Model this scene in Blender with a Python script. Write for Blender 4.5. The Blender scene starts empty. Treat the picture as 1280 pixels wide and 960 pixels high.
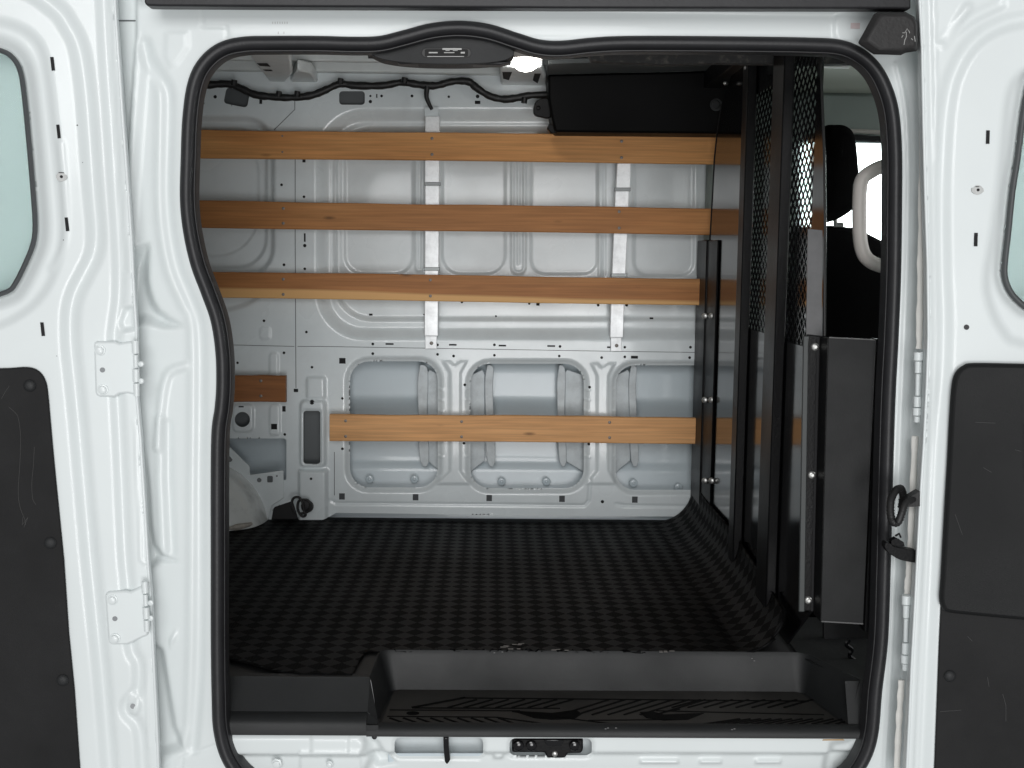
import bpy, math, random
import numpy as np
from mathutils import Vector, Matrix
random.seed(7); rng = np.random.default_rng(7)
C = bpy.context.scene.collection
sc = bpy.context.scene

# ------------------------------------------------------------ camera model
F = 1500.0; CX, CY = 640.0, 480.0
CAM = Vector((0, -2.0, 1.27))
Yc = Vector(((614-CX)/F, -(322-CY)/F, -1)).normalized()
r_ = 0.010
c_ = (Yc.x*1 + Yc.y*(-r_))/(-Yc.z)
Xc = Vector((1, -r_, c_)).normalized()
Zc = Xc.cross(Yc).normalized()
# columns = images of the world axes in camera space
W2C = Matrix(((Xc.x, Yc.x, Zc.x), (Xc.y, Yc.y, Zc.y), (Xc.z, Yc.z, Zc.z)))
C2W = W2C.transposed()
def ray(px, py): return C2W @ Vector(((px-CX)/F, -(py-CY)/F, -1))
def at(px, py, y):
    d = ray(px, py); return CAM + d*((y-CAM.y)/d.y)
def atz(px, py, z):
    d = ray(px, py); return CAM + d*((z-CAM.z)/d.z)
def atx(px, py, x):
    d = ray(px, py); return CAM + d*((x-CAM.x)/d.x)

class Fr:
    def __init__(s, O, U, V):
        s.O = Vector(O); s.U = Vector(U).normalized(); s.V = Vector(V).normalized(); s.N = s.U.cross(s.V).normalized()
        s.V = s.N.cross(s.U)
    def uv(s, px, py):
        d = ray(px, py); t = (s.O-CAM).dot(s.N)/d.dot(s.N); p = CAM+d*t-s.O
        return (p.dot(s.U), p.dot(s.V))
    def w(s, u, v, h=0): return s.O+s.U*u+s.V*v+s.N*h
    def poly(s, pts): return np.array([s.uv(*p[:2]) for p in pts])
    def map(s, U, V, H):
        O = np.array(s.O); return O[None]+U[:, None]*np.array(s.U)+V[:, None]*np.array(s.V)+H[:, None]*np.array(s.N)

# ------------------------------------------------------------ distance helpers
def rr(x0, y0, x1, y1, r, n=6, rot=0):
    p = []
    for cx, cy, a in ((x1-r, y0+r, -90), (x1-r, y1-r, 0), (x0+r, y1-r, 90), (x0+r, y0+r, 180)):
        for k in range(n+1):
            t = math.radians(a+90*k/n); p.append((cx+r*math.cos(t), cy+r*math.sin(t)))
    if rot:
        mx, my = (x0+x1)/2, (y0+y1)/2; c, s = math.cos(rot), math.sin(rot)
        p = [(mx+(a-mx)*c-(b-my)*s, my+(a-mx)*s+(b-my)*c) for a, b in p]
    return p
def cat(pts, closed=False, n=6):
    P = [np.array(p, float) for p in pts]; out = []; m = len(P)
    for i in range(m if closed else m-1):
        if closed: a, b, c, d = P[(i-1) % m], P[i], P[(i+1) % m], P[(i+2) % m]
        else: a, b, c, d = P[max(i-1, 0)], P[i], P[i+1], P[min(i+2, m-1)]
        for k in range(n):
            t = k/n
            out.append(.5*((2*b)+(c-a)*t+(2*a-5*b+4*c-d)*t*t+(3*b-a-3*c+d)*t**3))
    if not closed: out.append(P[-1])
    return [tuple(o) for o in out]
def dist(P, poly, closed=True):
    n = len(poly); d = np.full(len(P), 1e9); x, y = P[:, 0], P[:, 1]
    for i in range(n if closed else n-1):
        a = poly[i]; b = poly[(i+1) % n]; e = b-a; L = e@e
        if L < 1e-14: continue
        t = np.clip(((x-a[0])*e[0]+(y-a[1])*e[1])/L, 0, 1)
        q = (x-a[0]-t*e[0])**2+(y-a[1]-t*e[1])**2
        np.minimum(d, q, out=d)
    return np.sqrt(d)
def sdf(P, poly):
    d = dist(P, poly); ins = np.zeros(len(P), bool); x, y = P[:, 0], P[:, 1]; n = len(poly)
    for i in range(n):
        a = poly[i]; b = poly[(i+1) % n]
        if a[1] == b[1]: continue
        c = ((a[1] > y) != (b[1] > y)) & (x < (b[0]-a[0])*(y-a[1])/(b[1]-a[1])+a[0])
        ins ^= c
    return np.where(ins, -d, d)
def ss(x, a, b):
    t = np.clip((x-a)/(b-a), 0, 1); return t*t*(3-2*t)

class Feat:
    """stamps in photo pixels evaluated on a plane: in = recess/raise, bead = rib or groove"""
    def __init__(s, fr, feats):
        s.fr = fr; s.f = [(k, fr.poly(p), a, w) for k, p, a, w in feats]
    def __call__(s, U, V):
        P = np.stack([U, V], 1); h = np.zeros(len(P))
        for k, poly, a, w in s.f:
            lo = poly.min(0)-.12; hi = poly.max(0)+.12
            m = (P[:, 0] > lo[0]) & (P[:, 0] < hi[0]) & (P[:, 1] > lo[1]) & (P[:, 1] < hi[1])
            if not m.any(): continue
            Q = P[m]
            if k == 'in': h[m] += a*(1-ss(sdf(Q, poly), -w, 0))
            elif k == 'out': h[m] += a*(1-ss(sdf(Q, poly), 0, w))
            elif k == 'bead': h[m] += a*(1-ss(dist(Q, poly, False), 0, w))
            elif k == 'ring': h[m] += a*(1-ss(dist(Q, poly, True), 0, w))
        return h

# ------------------------------------------------------------ objects
OFF = {}
def link(me, name, mat, parent, smooth=None):
    o = bpy.data.objects.new(name, me); C.objects.link(o)
    if mat: me.materials.append(mat)
    if parent is not None: o.parent = parent; OFF[o.name] = OFF[parent.name]
    if smooth is not None:
        for p in me.polygons: p.use_smooth = True
        if smooth < 170:
            with_angle(me, smooth)
    return o
def with_angle(me, deg):
    try: me.set_sharp_from_angle(angle=math.radians(deg))
    except Exception: pass
def tag(o, label=None, cat=None, group=None, kind=None):
    if label: o['label'] = label
    if cat: o['category'] = cat
    if group: o['group'] = group
    if kind: o['kind'] = kind
    return o
def empty(name, loc, label, cat_, group=None):
    o = bpy.data.objects.new(name, None); C.objects.link(o); o.location = loc; o.empty_display_size = .05
    OFF[o.name] = Vector(loc); return tag(o, label, cat_, group)

def relief(name, mat, parent, mapf, rng_, step, hfun=None, cut=None, smooth=180, uvs=1.0, solid=0, origin=None):
    u0, u1, v0, v1 = rng_
    nu = int((u1-u0)/step)+1; nv = int((v1-v0)/step)+1
    gu, gv = np.meshgrid(np.linspace(u0, u1, nu), np.linspace(v0, v1, nv))
    U = gu.ravel().copy(); V = gv.ravel().copy()
    if cut is not None:
        s = cut(np.stack([U, V], 1)); e = step*.2
        m = np.abs(s) < step*.62
        for _ in range(3):
            Q = np.stack([U[m], V[m]], 1); sm = cut(Q)
            gx = (cut(Q+[e, 0])-cut(Q-[e, 0]))/(2*e); gy = (cut(Q+[0, e])-cut(Q-[0, e]))/(2*e)
            g2 = np.maximum(gx*gx+gy*gy, .3); lim = step*.5
            U[m] -= np.clip(sm*gx/g2, -lim, lim); V[m] -= np.clip(sm*gy/g2, -lim, lim)
        s[m] = 0
        keep = s <= step*.02
    else: keep = np.ones(len(U), bool)
    H = hfun(U, V) if hfun is not None else np.zeros(len(U))
    X = mapf(U, V, H)
    i = np.arange(nu*nv).reshape(nv, nu)
    q = np.stack([i[:-1, :-1], i[:-1, 1:], i[1:, 1:], i[1:, :-1]], -1).reshape(-1, 4)
    k = keep[q]; c = k.sum(1)
    quads = q[c == 4].tolist()
    t = q[c == 3]; kt = k[c == 3]
    tris = [[a for a, b in zip(r, m) if b] for r, m in zip(t.tolist(), kt.tolist())]
    faces = quads+tris
    used = np.zeros(nu*nv, bool)
    used[q[c == 4].ravel()] = True
    for f in tris: used[f] = True
    idx = -np.ones(nu*nv, int); idx[used] = np.arange(used.sum())
    fl = [[int(idx[a]) for a in f] for f in faces]
    off = origin if origin is not None else OFF[parent.name]
    X = X[used]-np.array(off)
    me = bpy.data.meshes.new(name); me.from_pydata(X.tolist(), [], fl); me.update()
    uvl = me.uv_layers.new(name='UVMap')
    li = np.zeros(len(me.loops), int); me.loops.foreach_get('vertex_index', li)
    UVv = np.stack([U[used], V[used]], 1)[li]*uvs
    uvl.data.foreach_set('uv', UVv.ravel())
    o = link(me, name, mat, parent, smooth)
    if origin is not None: OFF[o.name] = Vector(origin); o.location = origin
    if solid:
        m = o.modifiers.new('Solid', 'SOLIDIFY'); m.thickness = solid; m.offset = -1
    return o

ONEPIECE = {'tread_pattern', 'wire_mesh', 'scratch', 'stamped_mark', 'scribbled_arrow', 'grip_glint', 'wiring_loom', 'door_hinge', 'steel_sheet', 'box_shell', 'door_check_strap'}
class MB:
    def __init__(s): s.v = []; s.f = []
    def add(s, vs, fs):
        n = len(s.v); s.v += [Vector(v) for v in vs]; s.f += [[n+i for i in f] for f in fs]; return s
    def hexa(s, p):  # 8 points: front 4 ccw, back 4 same order
        return s.add(p, [[0, 1, 2, 3], [7, 6, 5, 4], [0, 4, 5, 1], [1, 5, 6, 2], [2, 6, 7, 3], [3, 7, 4, 0]])
    def box(s, a, b):
        x0, y0, z0 = a; x1, y1, z1 = b
        return s.hexa([(x0, y0, z0), (x1, y0, z0), (x1, y0, z1), (x0, y0, z1), (x0, y1, z0), (x1, y1, z0), (x1, y1, z1), (x0, y1, z1)])
    def prism(s, pts, d, off=None):   # pts 3-D outline, extruded by vector d
        n = len(pts); d = Vector(d); P = [Vector(p) for p in pts]; Q = [p+d for p in P]
        fs = [list(range(n)), list(range(2*n-1, n-1, -1))]+[[i, n+i, n+(i+1) % n, (i+1) % n] for i in range(n)]
        return s.add(P+Q, fs)
    def pp(s, px, y, th):            # outline in pixels on plane y
        return s.prism([at(a, b, y) for a, b in px], (0, th, 0))
    def tube(s, path, r, n=10, ry=None, cap=True, rf=None):
        P = [Vector(p) for p in path]; m = len(P); ref = None; rings = []
        for i in range(m):
            t = (P[min(i+1, m-1)]-P[max(i-1, 0)])
            if t.length < 1e-9: t = Vector((0, 0, 1))
            t.normalize()
            if ref is None:
                ref = t.cross(Vector((0, 1, 0)))
                if ref.length < .1: ref = t.cross(Vector((1, 0, 0)))
                ref.normalize()
            ref = (ref-t*ref.dot(t)).normalized(); b = t.cross(ref)
            k = rf(i/(m-1)) if rf else 1
            rings.append([P[i]+ref*(r*k*math.cos(2*math.pi*j/n))+b*((ry or r)*k*math.sin(2*math.pi*j/n)) for j in range(n)])
        vs = [v for R in rings for v in R]; fs = []
        for i in range(m-1):
            for j in range(n): fs.append([i*n+j, i*n+(j+1) % n, (i+1)*n+(j+1) % n, (i+1)*n+j])
        if cap: fs += [list(range(n-1, -1, -1)), [(m-1)*n+j for j in range(n)]]
        return s.add(vs, fs)
    def cyl(s, a, b, r, n=20): return s.tube([a, b], r, n)
    def lathe(s, c, ax, prof, n=20):  # prof: (radius, along axis)
        ax = Vector(ax).normalized(); u = ax.orthogonal().normalized(); w = ax.cross(u); c = Vector(c)
        vs = [c+ax*h+u*(r*math.cos(2*math.pi*j/n))+w*(r*math.sin(2*math.pi*j/n)) for r, h in prof for j in range(n)]
        fs = [[i*n+j, i*n+(j+1) % n, (i+1)*n+(j+1) % n, (i+1)*n+j] for i in range(len(prof)-1) for j in range(n)]
        fs += [list(range(n-1, -1, -1)), [(len(prof)-1)*n+j for j in range(n)]]
        return s.add(vs, fs)
    def dome(s, c, ax, r, hgt, n=20):
        return s.lathe(c, ax, [(r, -.001), (r, hgt*.25)]+[(r*math.cos(a), hgt*(.25+.75*math.sin(a))) for a in (.35, .7, 1.05, 1.4)], n)
    def clusters(s):
        par = list(range(len(s.v)))
        def find(a):
            while par[a] != a: par[a] = par[par[a]]; a = par[a]
            return a
        for f in s.f:
            r = find(f[0])
            for i in f[1:]: par[find(i)] = r
        comp = {}
        for i in range(len(s.v)): comp.setdefault(find(i), []).append(i)
        L = list(comp.values()); bb = []
        for c in L:
            P = [s.v[i] for i in c]; bb.append([(min(p[k] for p in P)-.0006, max(p[k] for p in P)+.0006) for k in range(3)])
        g = list(range(len(L)))
        def fg(a):
            while g[a] != a: a = g[a]
            return a
        for i in range(len(L)):
            for j in range(i):
                if all(bb[i][k][0] < bb[j][k][1] and bb[j][k][0] < bb[i][k][1] for k in range(3)): g[fg(i)] = fg(j)
        out = {}
        for i, c in enumerate(L): out.setdefault(fg(i), []).extend(c)
        return list(out.values())
    def build(s, name, mat, parent=None, smooth=35, bevel=0, origin=None, seg=2):
        if parent is not None and name not in ONEPIECE:
            cl = s.clusters()
            if len(cl) > 1:
                first = None; cl.sort(key=len, reverse=True)
                for c in cl:
                    c = sorted(c); mp = {a: k for k, a in enumerate(c)}; m = MB(); m.v = [s.v[a] for a in c]
                    m.f = [[mp[a] for a in f] for f in s.f if f[0] in mp]
                    o = m._build(name, mat, parent, smooth, bevel, origin, seg); first = first or o
                return first
        return s._build(name, mat, parent, smooth, bevel, origin, seg)
    def _build(s, name, mat, parent=None, smooth=35, bevel=0, origin=None, seg=2):
        off = OFF[parent.name] if parent is not None else Vector(origin or (0, 0, 0))
        me = bpy.data.meshes.new(name); me.from_pydata([tuple(v-off) for v in s.v], [], s.f)
        me.validate(); me.update()
        import bmesh
        bm = bmesh.new(); bm.from_mesh(me); bmesh.ops.recalc_face_normals(bm, faces=bm.faces); bm.to_mesh(me); bm.free()
        o = link(me, name, mat, parent, smooth)
        if parent is None: o.location = off; OFF[o.name] = off
        if bevel:
            m = o.modifiers.new('Bevel', 'BEVEL'); m.width = bevel; m.segments = seg; m.limit_method = 'ANGLE'; m.angle_limit = math.radians(35)
        return o

# ------------------------------------------------------------ materials
def nodes(name):
    m = bpy.data.materials.new(name); m.use_nodes = True; nt = m.node_tree
    return m, nt, nt.nodes['Principled BSDF']
def N(nt, t, **k):
    n = nt.nodes.new(t)
    for a, b in k.items():
        if a in n.inputs: n.inputs[a].default_value = b
        else: setattr(n, a, b)
    return n
def mat(name, col, rough=.5, metal=0, coat=0, noise=0, nscale=8, bump=0, bscale=400, spec=.5, rvar=0, col2=None, nmin=.4, nmax=.7):
    m, nt, b = nodes(name)
    b.inputs['Base Color'].default_value = (*col, 1); b.inputs['Roughness'].default_value = rough
    b.inputs['Metallic'].default_value = metal; b.inputs['Coat Weight'].default_value = coat; b.inputs['Coat Roughness'].default_value = .08
    b.inputs['Specular IOR Level'].default_value = spec
    tc = N(nt, 'ShaderNodeTexCoord')
    if noise or col2:
        n = N(nt, 'ShaderNodeTexNoise', Scale=nscale, Detail=8.0, Roughness=.65); nt.links.new(tc.outputs['Object'], n.inputs['Vector'])
        mr = N(nt, 'ShaderNodeMapRange'); mr.inputs['From Min'].default_value = nmin; mr.inputs['From Max'].default_value = nmax
        nt.links.new(n.outputs['Fac'], mr.inputs['Value'])
        mx = N(nt, 'ShaderNodeMix', data_type='RGBA')
        c2 = col2 or tuple(c*(1-noise) for c in col)
        mx.inputs[6].default_value = (*col, 1); mx.inputs[7].default_value = (*c2, 1)
        nt.links.new(mr.outputs['Result'], mx.inputs[0]); nt.links.new(mx.outputs[2], b.inputs['Base Color'])
    if rvar:
        n = N(nt, 'ShaderNodeTexNoise', Scale=5.0, Detail=6.0); nt.links.new(tc.outputs['Object'], n.inputs['Vector'])
        mr = N(nt, 'ShaderNodeMapRange'); mr.inputs['To Min'].default_value = rough-rvar; mr.inputs['To Max'].default_value = rough+rvar
        mr.inputs['From Min'].default_value = .3; mr.inputs['From Max'].default_value = .7
        nt.links.new(n.outputs['Fac'], mr.inputs['Value']); nt.links.new(mr.outputs['Result'], b.inputs['Roughness'])
    if bump:
        n = N(nt, 'ShaderNodeTexNoise', Scale=float(bscale), Detail=3.0); nt.links.new(tc.outputs['Object'], n.inputs['Vector'])
        bp = N(nt, 'ShaderNodeBump', Strength=bump, Distance=.001); nt.links.new(n.outputs['Fac'], bp.inputs['Height'])
        nt.links.new(bp.outputs['Normal'], b.inputs['Normal'])
    return m
PAINT = mat('white_body_paint', (.74, .785, .785), .36, coat=.2, noise=.035, nscale=3, bump=.05, bscale=25, rvar=.08)
INNER = mat('inner_wall_paint', (.74, .795, .81), .30, coat=.4, noise=.12, nscale=5, bump=.12, bscale=14, rvar=.08)
SKIN = mat('outer_skin_inside', (.58, .66, .70), .30, coat=.3, noise=.08, nscale=3, bump=.12, bscale=6)
ROOFM = mat('roof_inner_metal', (.72, .75, .74), .38, noise=.15, nscale=9, bump=.15, bscale=12)
SEALER = mat('cream_seam_sealer', (.77, .76, .72), .6, noise=.12, nscale=20)
RUBBER = mat('black_rubber_seal', (.020, .020, .022), .45, spec=.4, bump=.25, bscale=300, noise=.25, nscale=30)
PLAST = mat('black_grained_plastic', (.016, .017, .018), .52, spec=.4, bump=.5, bscale=900, rvar=.08, noise=.2, nscale=12)
TRIM = mat('charcoal_door_trim', (.014, .014, .0145), .66, spec=.25, bump=.5, bscale=1100, noise=.2, nscale=10, rvar=.06)
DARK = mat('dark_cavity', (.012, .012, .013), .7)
HOLE = mat('punched_hole_dark', (.008, .008, .009), .8)
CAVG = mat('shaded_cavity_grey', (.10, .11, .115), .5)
BLKMET = mat('black_gloss_steel', (.004, .004, .005), .12, coat=0, spec=.55, rvar=.05)
BLKPC = mat('black_powder_coat', (.0045, .0045, .005), .42, spec=.18, bump=.5, bscale=260, rvar=.08)
LEATH = mat('black_textured_sheet', (.009, .0095, .010), .48, spec=.28, bump=.15, bscale=330, rvar=.14, noise=.4, nscale=14)
FABRIC = mat('black_seat_fabric', (.003, .003, .0032), .95, spec=.08, bump=.6, bscale=700)
STEEL = mat('zinc_bolt_steel', (.62, .62, .60), .38, metal=.85, noise=.2, nscale=200)
SCREW = mat('dull_screw_steel', (.20, .18, .16), .5, metal=.6)
GALV = mat('galvanised_steel', (.93, .95, .96), .38, metal=.2, noise=.22, nscale=38, bump=.25, bscale=60, rvar=.1)
CREAM = mat('cream_plastic', (.50, .47, .44), .5, bump=.2, bscale=500)
HEADL = mat('grey_headliner', (.60, .64, .56), .85, bump=.3, bscale=500)
CABGR = mat('cab_grey_trim', (.26, .30, .28), .7)
CABLE = mat('black_cable_sleeve', (.010, .010, .010), .5, bump=.5, bscale=220)
DIRT = mat('dusty_wheel_arch', (.72, .75, .74), .22, coat=.4, noise=.35, nscale=16, nmin=.5, nmax=.75)
SCRATCH = mat('pale_scratch', (.075, .075, .073), .8)
MARK = mat('pale_mark', (.42, .42, .41), .6)
RUST = mat('rust_stain', (.50, .33, .17), .7, noise=.3, nscale=60)

def wood(name, c1, c2, c3, seed, sap=False):
    m, nt, b = nodes(name)
    b.inputs['Roughness'].default_value = .5; b.inputs['Specular IOR Level'].default_value = .22
    tc = N(nt, 'ShaderNodeTexCoord')
    mp = N(nt, 'ShaderNodeMapping'); mp.inputs['Scale'].default_value = (1.1, 9, 9); mp.inputs['Location'].default_value = (seed*3.1, seed*1.7, seed*.9)
    nt.links.new(tc.outputs['Object'], mp.inputs['Vector'])
    n1 = N(nt, 'ShaderNodeTexNoise', Scale=2.2, Detail=4.0, Roughness=.5, Distortion=.6); nt.links.new(mp.outputs[0], n1.inputs['Vector'])
    mul = N(nt, 'ShaderNodeMath', operation='MULTIPLY'); mul.inputs[1].default_value = 16; nt.links.new(n1.outputs['Fac'], mul.inputs[0])
    sn = N(nt, 'ShaderNodeMath', operation='SINE'); nt.links.new(mul.outputs[0], sn.inputs[0])
    mr = N(nt, 'ShaderNodeMapRange'); mr.inputs['From Min'].default_value = -1; nt.links.new(sn.outputs[0], mr.inputs['Value'])
    mp2 = N(nt, 'ShaderNodeMapping'); mp2.inputs['Scale'].default_value = (5, 170, 170); nt.links.new(tc.outputs['Object'], mp2.inputs['Vector'])
    n2 = N(nt, 'ShaderNodeTexNoise', Scale=1.0, Detail=4.0); nt.links.new(mp2.outputs[0], n2.inputs['Vector'])
    n3 = N(nt, 'ShaderNodeTexNoise', Scale=.9, Detail=3.0); nt.links.new(mp.outputs[0], n3.inputs['Vector'])
    mA = N(nt, 'ShaderNodeMix', data_type='RGBA'); mA.inputs[6].default_value = (*c1, 1); mA.inputs[7].default_value = (*c2, 1)
    f = N(nt, 'ShaderNodeMath', operation='MULTIPLY'); f.inputs[1].default_value = .38; nt.links.new(mr.outputs[0], f.inputs[0])
    nt.links.new(f.outputs[0], mA.inputs[0])
    mB = N(nt, 'ShaderNodeMix', data_type='RGBA'); mB.inputs[7].default_value = (*c3, 1)
    g = N(nt, 'ShaderNodeMapRange'); g.inputs['From Min'].default_value = .52; g.inputs['From Max'].default_value = .70; nt.links.new(n3.outputs['Fac'], g.inputs['Value'])
    nt.links.new(g.outputs[0], mB.inputs[0]); nt.links.new(mA.outputs[2], mB.inputs[6])
    mC = N(nt, 'ShaderNodeMix', data_type='RGBA', blend_type='MULTIPLY'); mC.inputs[0].default_value = 1
    g2 = N(nt, 'ShaderNodeMapRange'); g2.inputs['To Min'].default_value = .80; g2.inputs['To Max'].default_value = 1.14
    g2.inputs['From Min'].default_value = .3; g2.inputs['From Max'].default_value = .7; nt.links.new(n2.outputs['Fac'], g2.inputs['Value'])
    nt.links.new(mB.outputs[2], mC.inputs[6]); nt.links.new(g2.outputs[0], mC.inputs[7])
    # small dark knots and flecks
    mp3 = N(nt, 'ShaderNodeMapping'); mp3.inputs['Scale'].default_value = (4, 14, 14); mp3.inputs['Location'].default_value = (seed, seed*2, 0)
    nt.links.new(tc.outputs['Object'], mp3.inputs['Vector'])
    vo = N(nt, 'ShaderNodeTexVoronoi', Scale=1.4); nt.links.new(mp3.outputs[0], vo.inputs['Vector'])
    g3 = N(nt, 'ShaderNodeMapRange'); g3.inputs['From Min'].default_value = .03; g3.inputs['From Max'].default_value = .12
    g3.inputs['To Min'].default_value = .45; nt.links.new(vo.outputs['Distance'], g3.inputs['Value'])
    mD = N(nt, 'ShaderNodeMix', data_type='RGBA', blend_type='MULTIPLY'); mD.inputs[0].default_value = 1
    nt.links.new(mC.outputs[2], mD.inputs[6]); nt.links.new(g3.outputs[0], mD.inputs[7])
    out = mD.outputs[2]
    if sap:
        sx = N(nt, 'ShaderNodeSeparateXYZ'); nt.links.new(tc.outputs['Object'], sx.inputs[0])
        a = N(nt, 'ShaderNodeMath', operation='MULTIPLY_ADD'); a.inputs[1].default_value = .0145; nt.links.new(sx.outputs[0], a.inputs[0]); nt.links.new(sx.outputs[2], a.inputs[2])
        nz = N(nt, 'ShaderNodeTexNoise', Scale=.55, Detail=2.0); nt.links.new(mp.outputs[0], nz.inputs['Vector'])
        a2 = N(nt, 'ShaderNodeMath', operation='MULTIPLY_ADD'); a2.inputs[1].default_value = .045; nt.links.new(nz.outputs['Fac'], a2.inputs[0]); nt.links.new(a.outputs[0], a2.inputs[2])
        gm = N(nt, 'ShaderNodeMapRange'); gm.inputs['From Min'].default_value = .006; gm.inputs['From Max'].default_value = -.001; nt.links.new(a2.outputs[0], gm.inputs['Value'])
        mS = N(nt, 'ShaderNodeMix', data_type='RGBA'); mS.inputs[7].default_value = (.70, .40, .16, 1); nt.links.new(gm.outputs[0], mS.inputs[0]); nt.links.new(out, mS.inputs[6]); out = mS.outputs[2]
    nt.links.new(out, b.inputs['Base Color'])
    bp = N(nt, 'ShaderNodeBump', Strength=.15, Distance=.001); nt.links.new(n2.outputs['Fac'], bp.inputs['Height']); nt.links.new(bp.outputs[0], b.inputs['Normal'])
    return m

def mat_checker():
    m, nt, b = nodes('black_diamond_rubber')
    b.inputs['Specular IOR Level'].default_value = .07
    uv = N(nt, 'ShaderNodeUVMap', uv_map='UVMap')
    mp = N(nt, 'ShaderNodeMapping'); mp.inputs['Rotation'].default_value = (0, 0, math.radians(45)); mp.inputs['Scale'].default_value = (1, 1, 1)
    nt.links.new(uv.outputs[0], mp.inputs['Vector'])
    ck = N(nt, 'ShaderNodeTexChecker', Scale=1/.029); nt.links.new(mp.outputs[0], ck.inputs['Vector'])
    wv = N(nt, 'ShaderNodeTexWave', Scale=60.0, bands_direction='X'); nt.links.new(uv.outputs[0], wv.inputs['Vector'])
    wh = N(nt, 'ShaderNodeTexWave', Scale=60.0, bands_direction='Y'); nt.links.new(uv.outputs[0], wh.inputs['Vector'])
    mx = N(nt, 'ShaderNodeMix', data_type='FLOAT'); nt.links.new(ck.outputs['Fac'], mx.inputs[0]); nt.links.new(wv.outputs['Fac'], mx.inputs[2]); nt.links.new(wh.outputs['Fac'], mx.inputs[3])
    bp = N(nt, 'ShaderNodeBump', Strength=.35, Distance=.0010); nt.links.new(mx.outputs[0], bp.inputs['Height'])
    nt.links.new(bp.outputs[0], b.inputs['Normal'])
    n = N(nt, 'ShaderNodeTexNoise', Scale=7.0, Detail=8.0, Roughness=.7); nt.links.new(uv.outputs[0], n.inputs['Vector'])
    r = N(nt, 'ShaderNodeMapRange'); r.inputs['To Min'].default_value = .7; r.inputs['To Max'].default_value = .5; nt.links.new(ck.outputs['Fac'], r.inputs['Value'])
    nt.links.new(r.outputs[0], b.inputs['Roughness'])
    cm = N(nt, 'ShaderNodeMix', data_type='RGBA'); cm.inputs[6].default_value = (.0019, .0019, .0021, 1); cm.inputs[7].default_value = (.0040, .0040, .0043, 1)
    nt.links.new(ck.outputs['Fac'], cm.inputs[0])
    c2 = N(nt, 'ShaderNodeMix', data_type='RGBA', blend_type='MULTIPLY'); c2.inputs[0].default_value = 1
    g = N(nt, 'ShaderNodeMapRange'); g.inputs['From Min'].default_value = .35; g.inputs['From Max'].default_value = .7; g.inputs['To Min'].default_value = .5; g.inputs['To Max'].default_value = 2.2
    nt.links.new(n.outputs['Fac'], g.inputs['Value']); nt.links.new(cm.outputs[2], c2.inputs[6]); nt.links.new(g.outputs[0], c2.inputs[7])
    nt.links.new(c2.outputs[2], b.inputs['Base Color'])
    return m
MATM = mat_checker()
def glass(name, col, rough=0.0):
    m, nt, b = nodes(name); b.inputs['Base Color'].default_value = (*col, 1); b.inputs['Transmission Weight'].default_value = 1
    b.inputs['Roughness'].default_value = rough; b.inputs['IOR'].default_value = 1.05; return m
GLASS = glass('tinted_glass', (.83, .915, .90))
def emit(name, col, s):
    m, nt, b = nodes(name); b.inputs['Emission Color'].default_value = (*col, 1); b.inputs['Emission Strength'].default_value = s
    b.inputs['Base Color'].default_value = (.8, .8, .8, 1); return m
LAMP = emit('lit_lamp_lens', (1, .97, .92), 28)

# ------------------------------------------------------------ key dimensions
YW = 1.35                                  # far inner wall
FZ = at(640, 650, YW).z                    # mat surface height
XP = .583                                   # partition plane
van = empty('cargo_van', (0, .6, FZ-.4), 'white cargo van seen through its open side barn doors, bare metal load space inside', 'van')
print('FZ', FZ, 'cam above', CAM.z-FZ)

# ============================================================ FAR WALL
fw = Fr((0, YW, CAM.z), (1, 0, 0), (0, 0, 1))
bay = lambda *a: rr(*a)
wallf = [
    ('in', rr(393, 134, 960, 427, 62, 10), -.022, .040),
    ('in', rr(414, 156, 940, 403, 50, 10), -.012, .016),
    ('in', rr(427, 160, 518, 345, 26), -.0035, .010), ('in', rr(550, 160, 634, 345, 26), -.0035, .010),
    ('in', rr(662, 160, 750, 345, 20), -.0035, .010), ('in', rr(792, 160, 872, 347, 20), -.0035, .010),
    ('ring', rr(641, 178, 656, 341, 7), .005, .006), ('ring', rr(520, 180, 527, 338, 3.4), .003, .005),
    ('bead', [(648.5, 190), (648.5, 330)], .003, .005),
    ('bead', [(751, 165), (751, 345)], .005, .005), ('bead', [(757, 165), (757, 345)], -.003, .005),
    ('in', rr(120, 143, 345, 350, 40, 8), -.020, .020), ('in', rr(130, 158, 334, 338, 40, 8), -.012, .014),
    ('in', rr(150, 160, 322, 322, 55, 8), -.004, .008),
    ('in', cat([(190, 420), (270, 396), (318, 380), (335, 352), (250, 345), (180, 350)], True), -.012, .02),
    ('in', rr(336, 440, 349, 480, 5), .004, .005), ('in', rr(324, 408, 339, 425, 5), .003, .004),
    # lower: openings have a rolled lip
    ('out', rr(437, 452, 547, 610, 24), -.010, .016), ('out', rr(588, 455, 730, 611, 24), -.010, .016), ('out', rr(770, 457, 930, 613, 24), -.010, .016),
    ('in', [(552, 450), (562, 450), (568, 455), (576, 450), (586, 450), (577, 466), (577, 588), (590, 606), (543, 606), (561, 588), (561, 466)], .005, .006),
    ('in', [(737, 453), (747, 453), (753, 458), (760, 453), (770, 453), (762, 470), (762, 588), (772, 606), (730, 606), (745, 588), (745, 470)], .005, .006),
    ('bead', [(413, 625), (420, 629), (640, 631), (730, 632), (736, 626), (738, 600)], -.004, .005),
    ('bead', [(770, 630), (780, 632), (866, 633)], -.004, .005), 
    # pillar with the slot
    ('in', rr(374, 498, 409, 585, 8), .016, .010), ('in', rr(372, 585, 411, 660, 4), .018, .010),
    ('in', rr(382, 470, 408, 500, 4), .008, .008),
    ('in', rr(336, 505, 351, 545, 5), .004, .005), ('in', rr(290, 504, 318, 541, 8), .006, .006),
    ('out', rr(380, 513, 401, 579, 3), -.006, .008),
]
for x in (549, 552, 588, 585): pass
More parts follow.
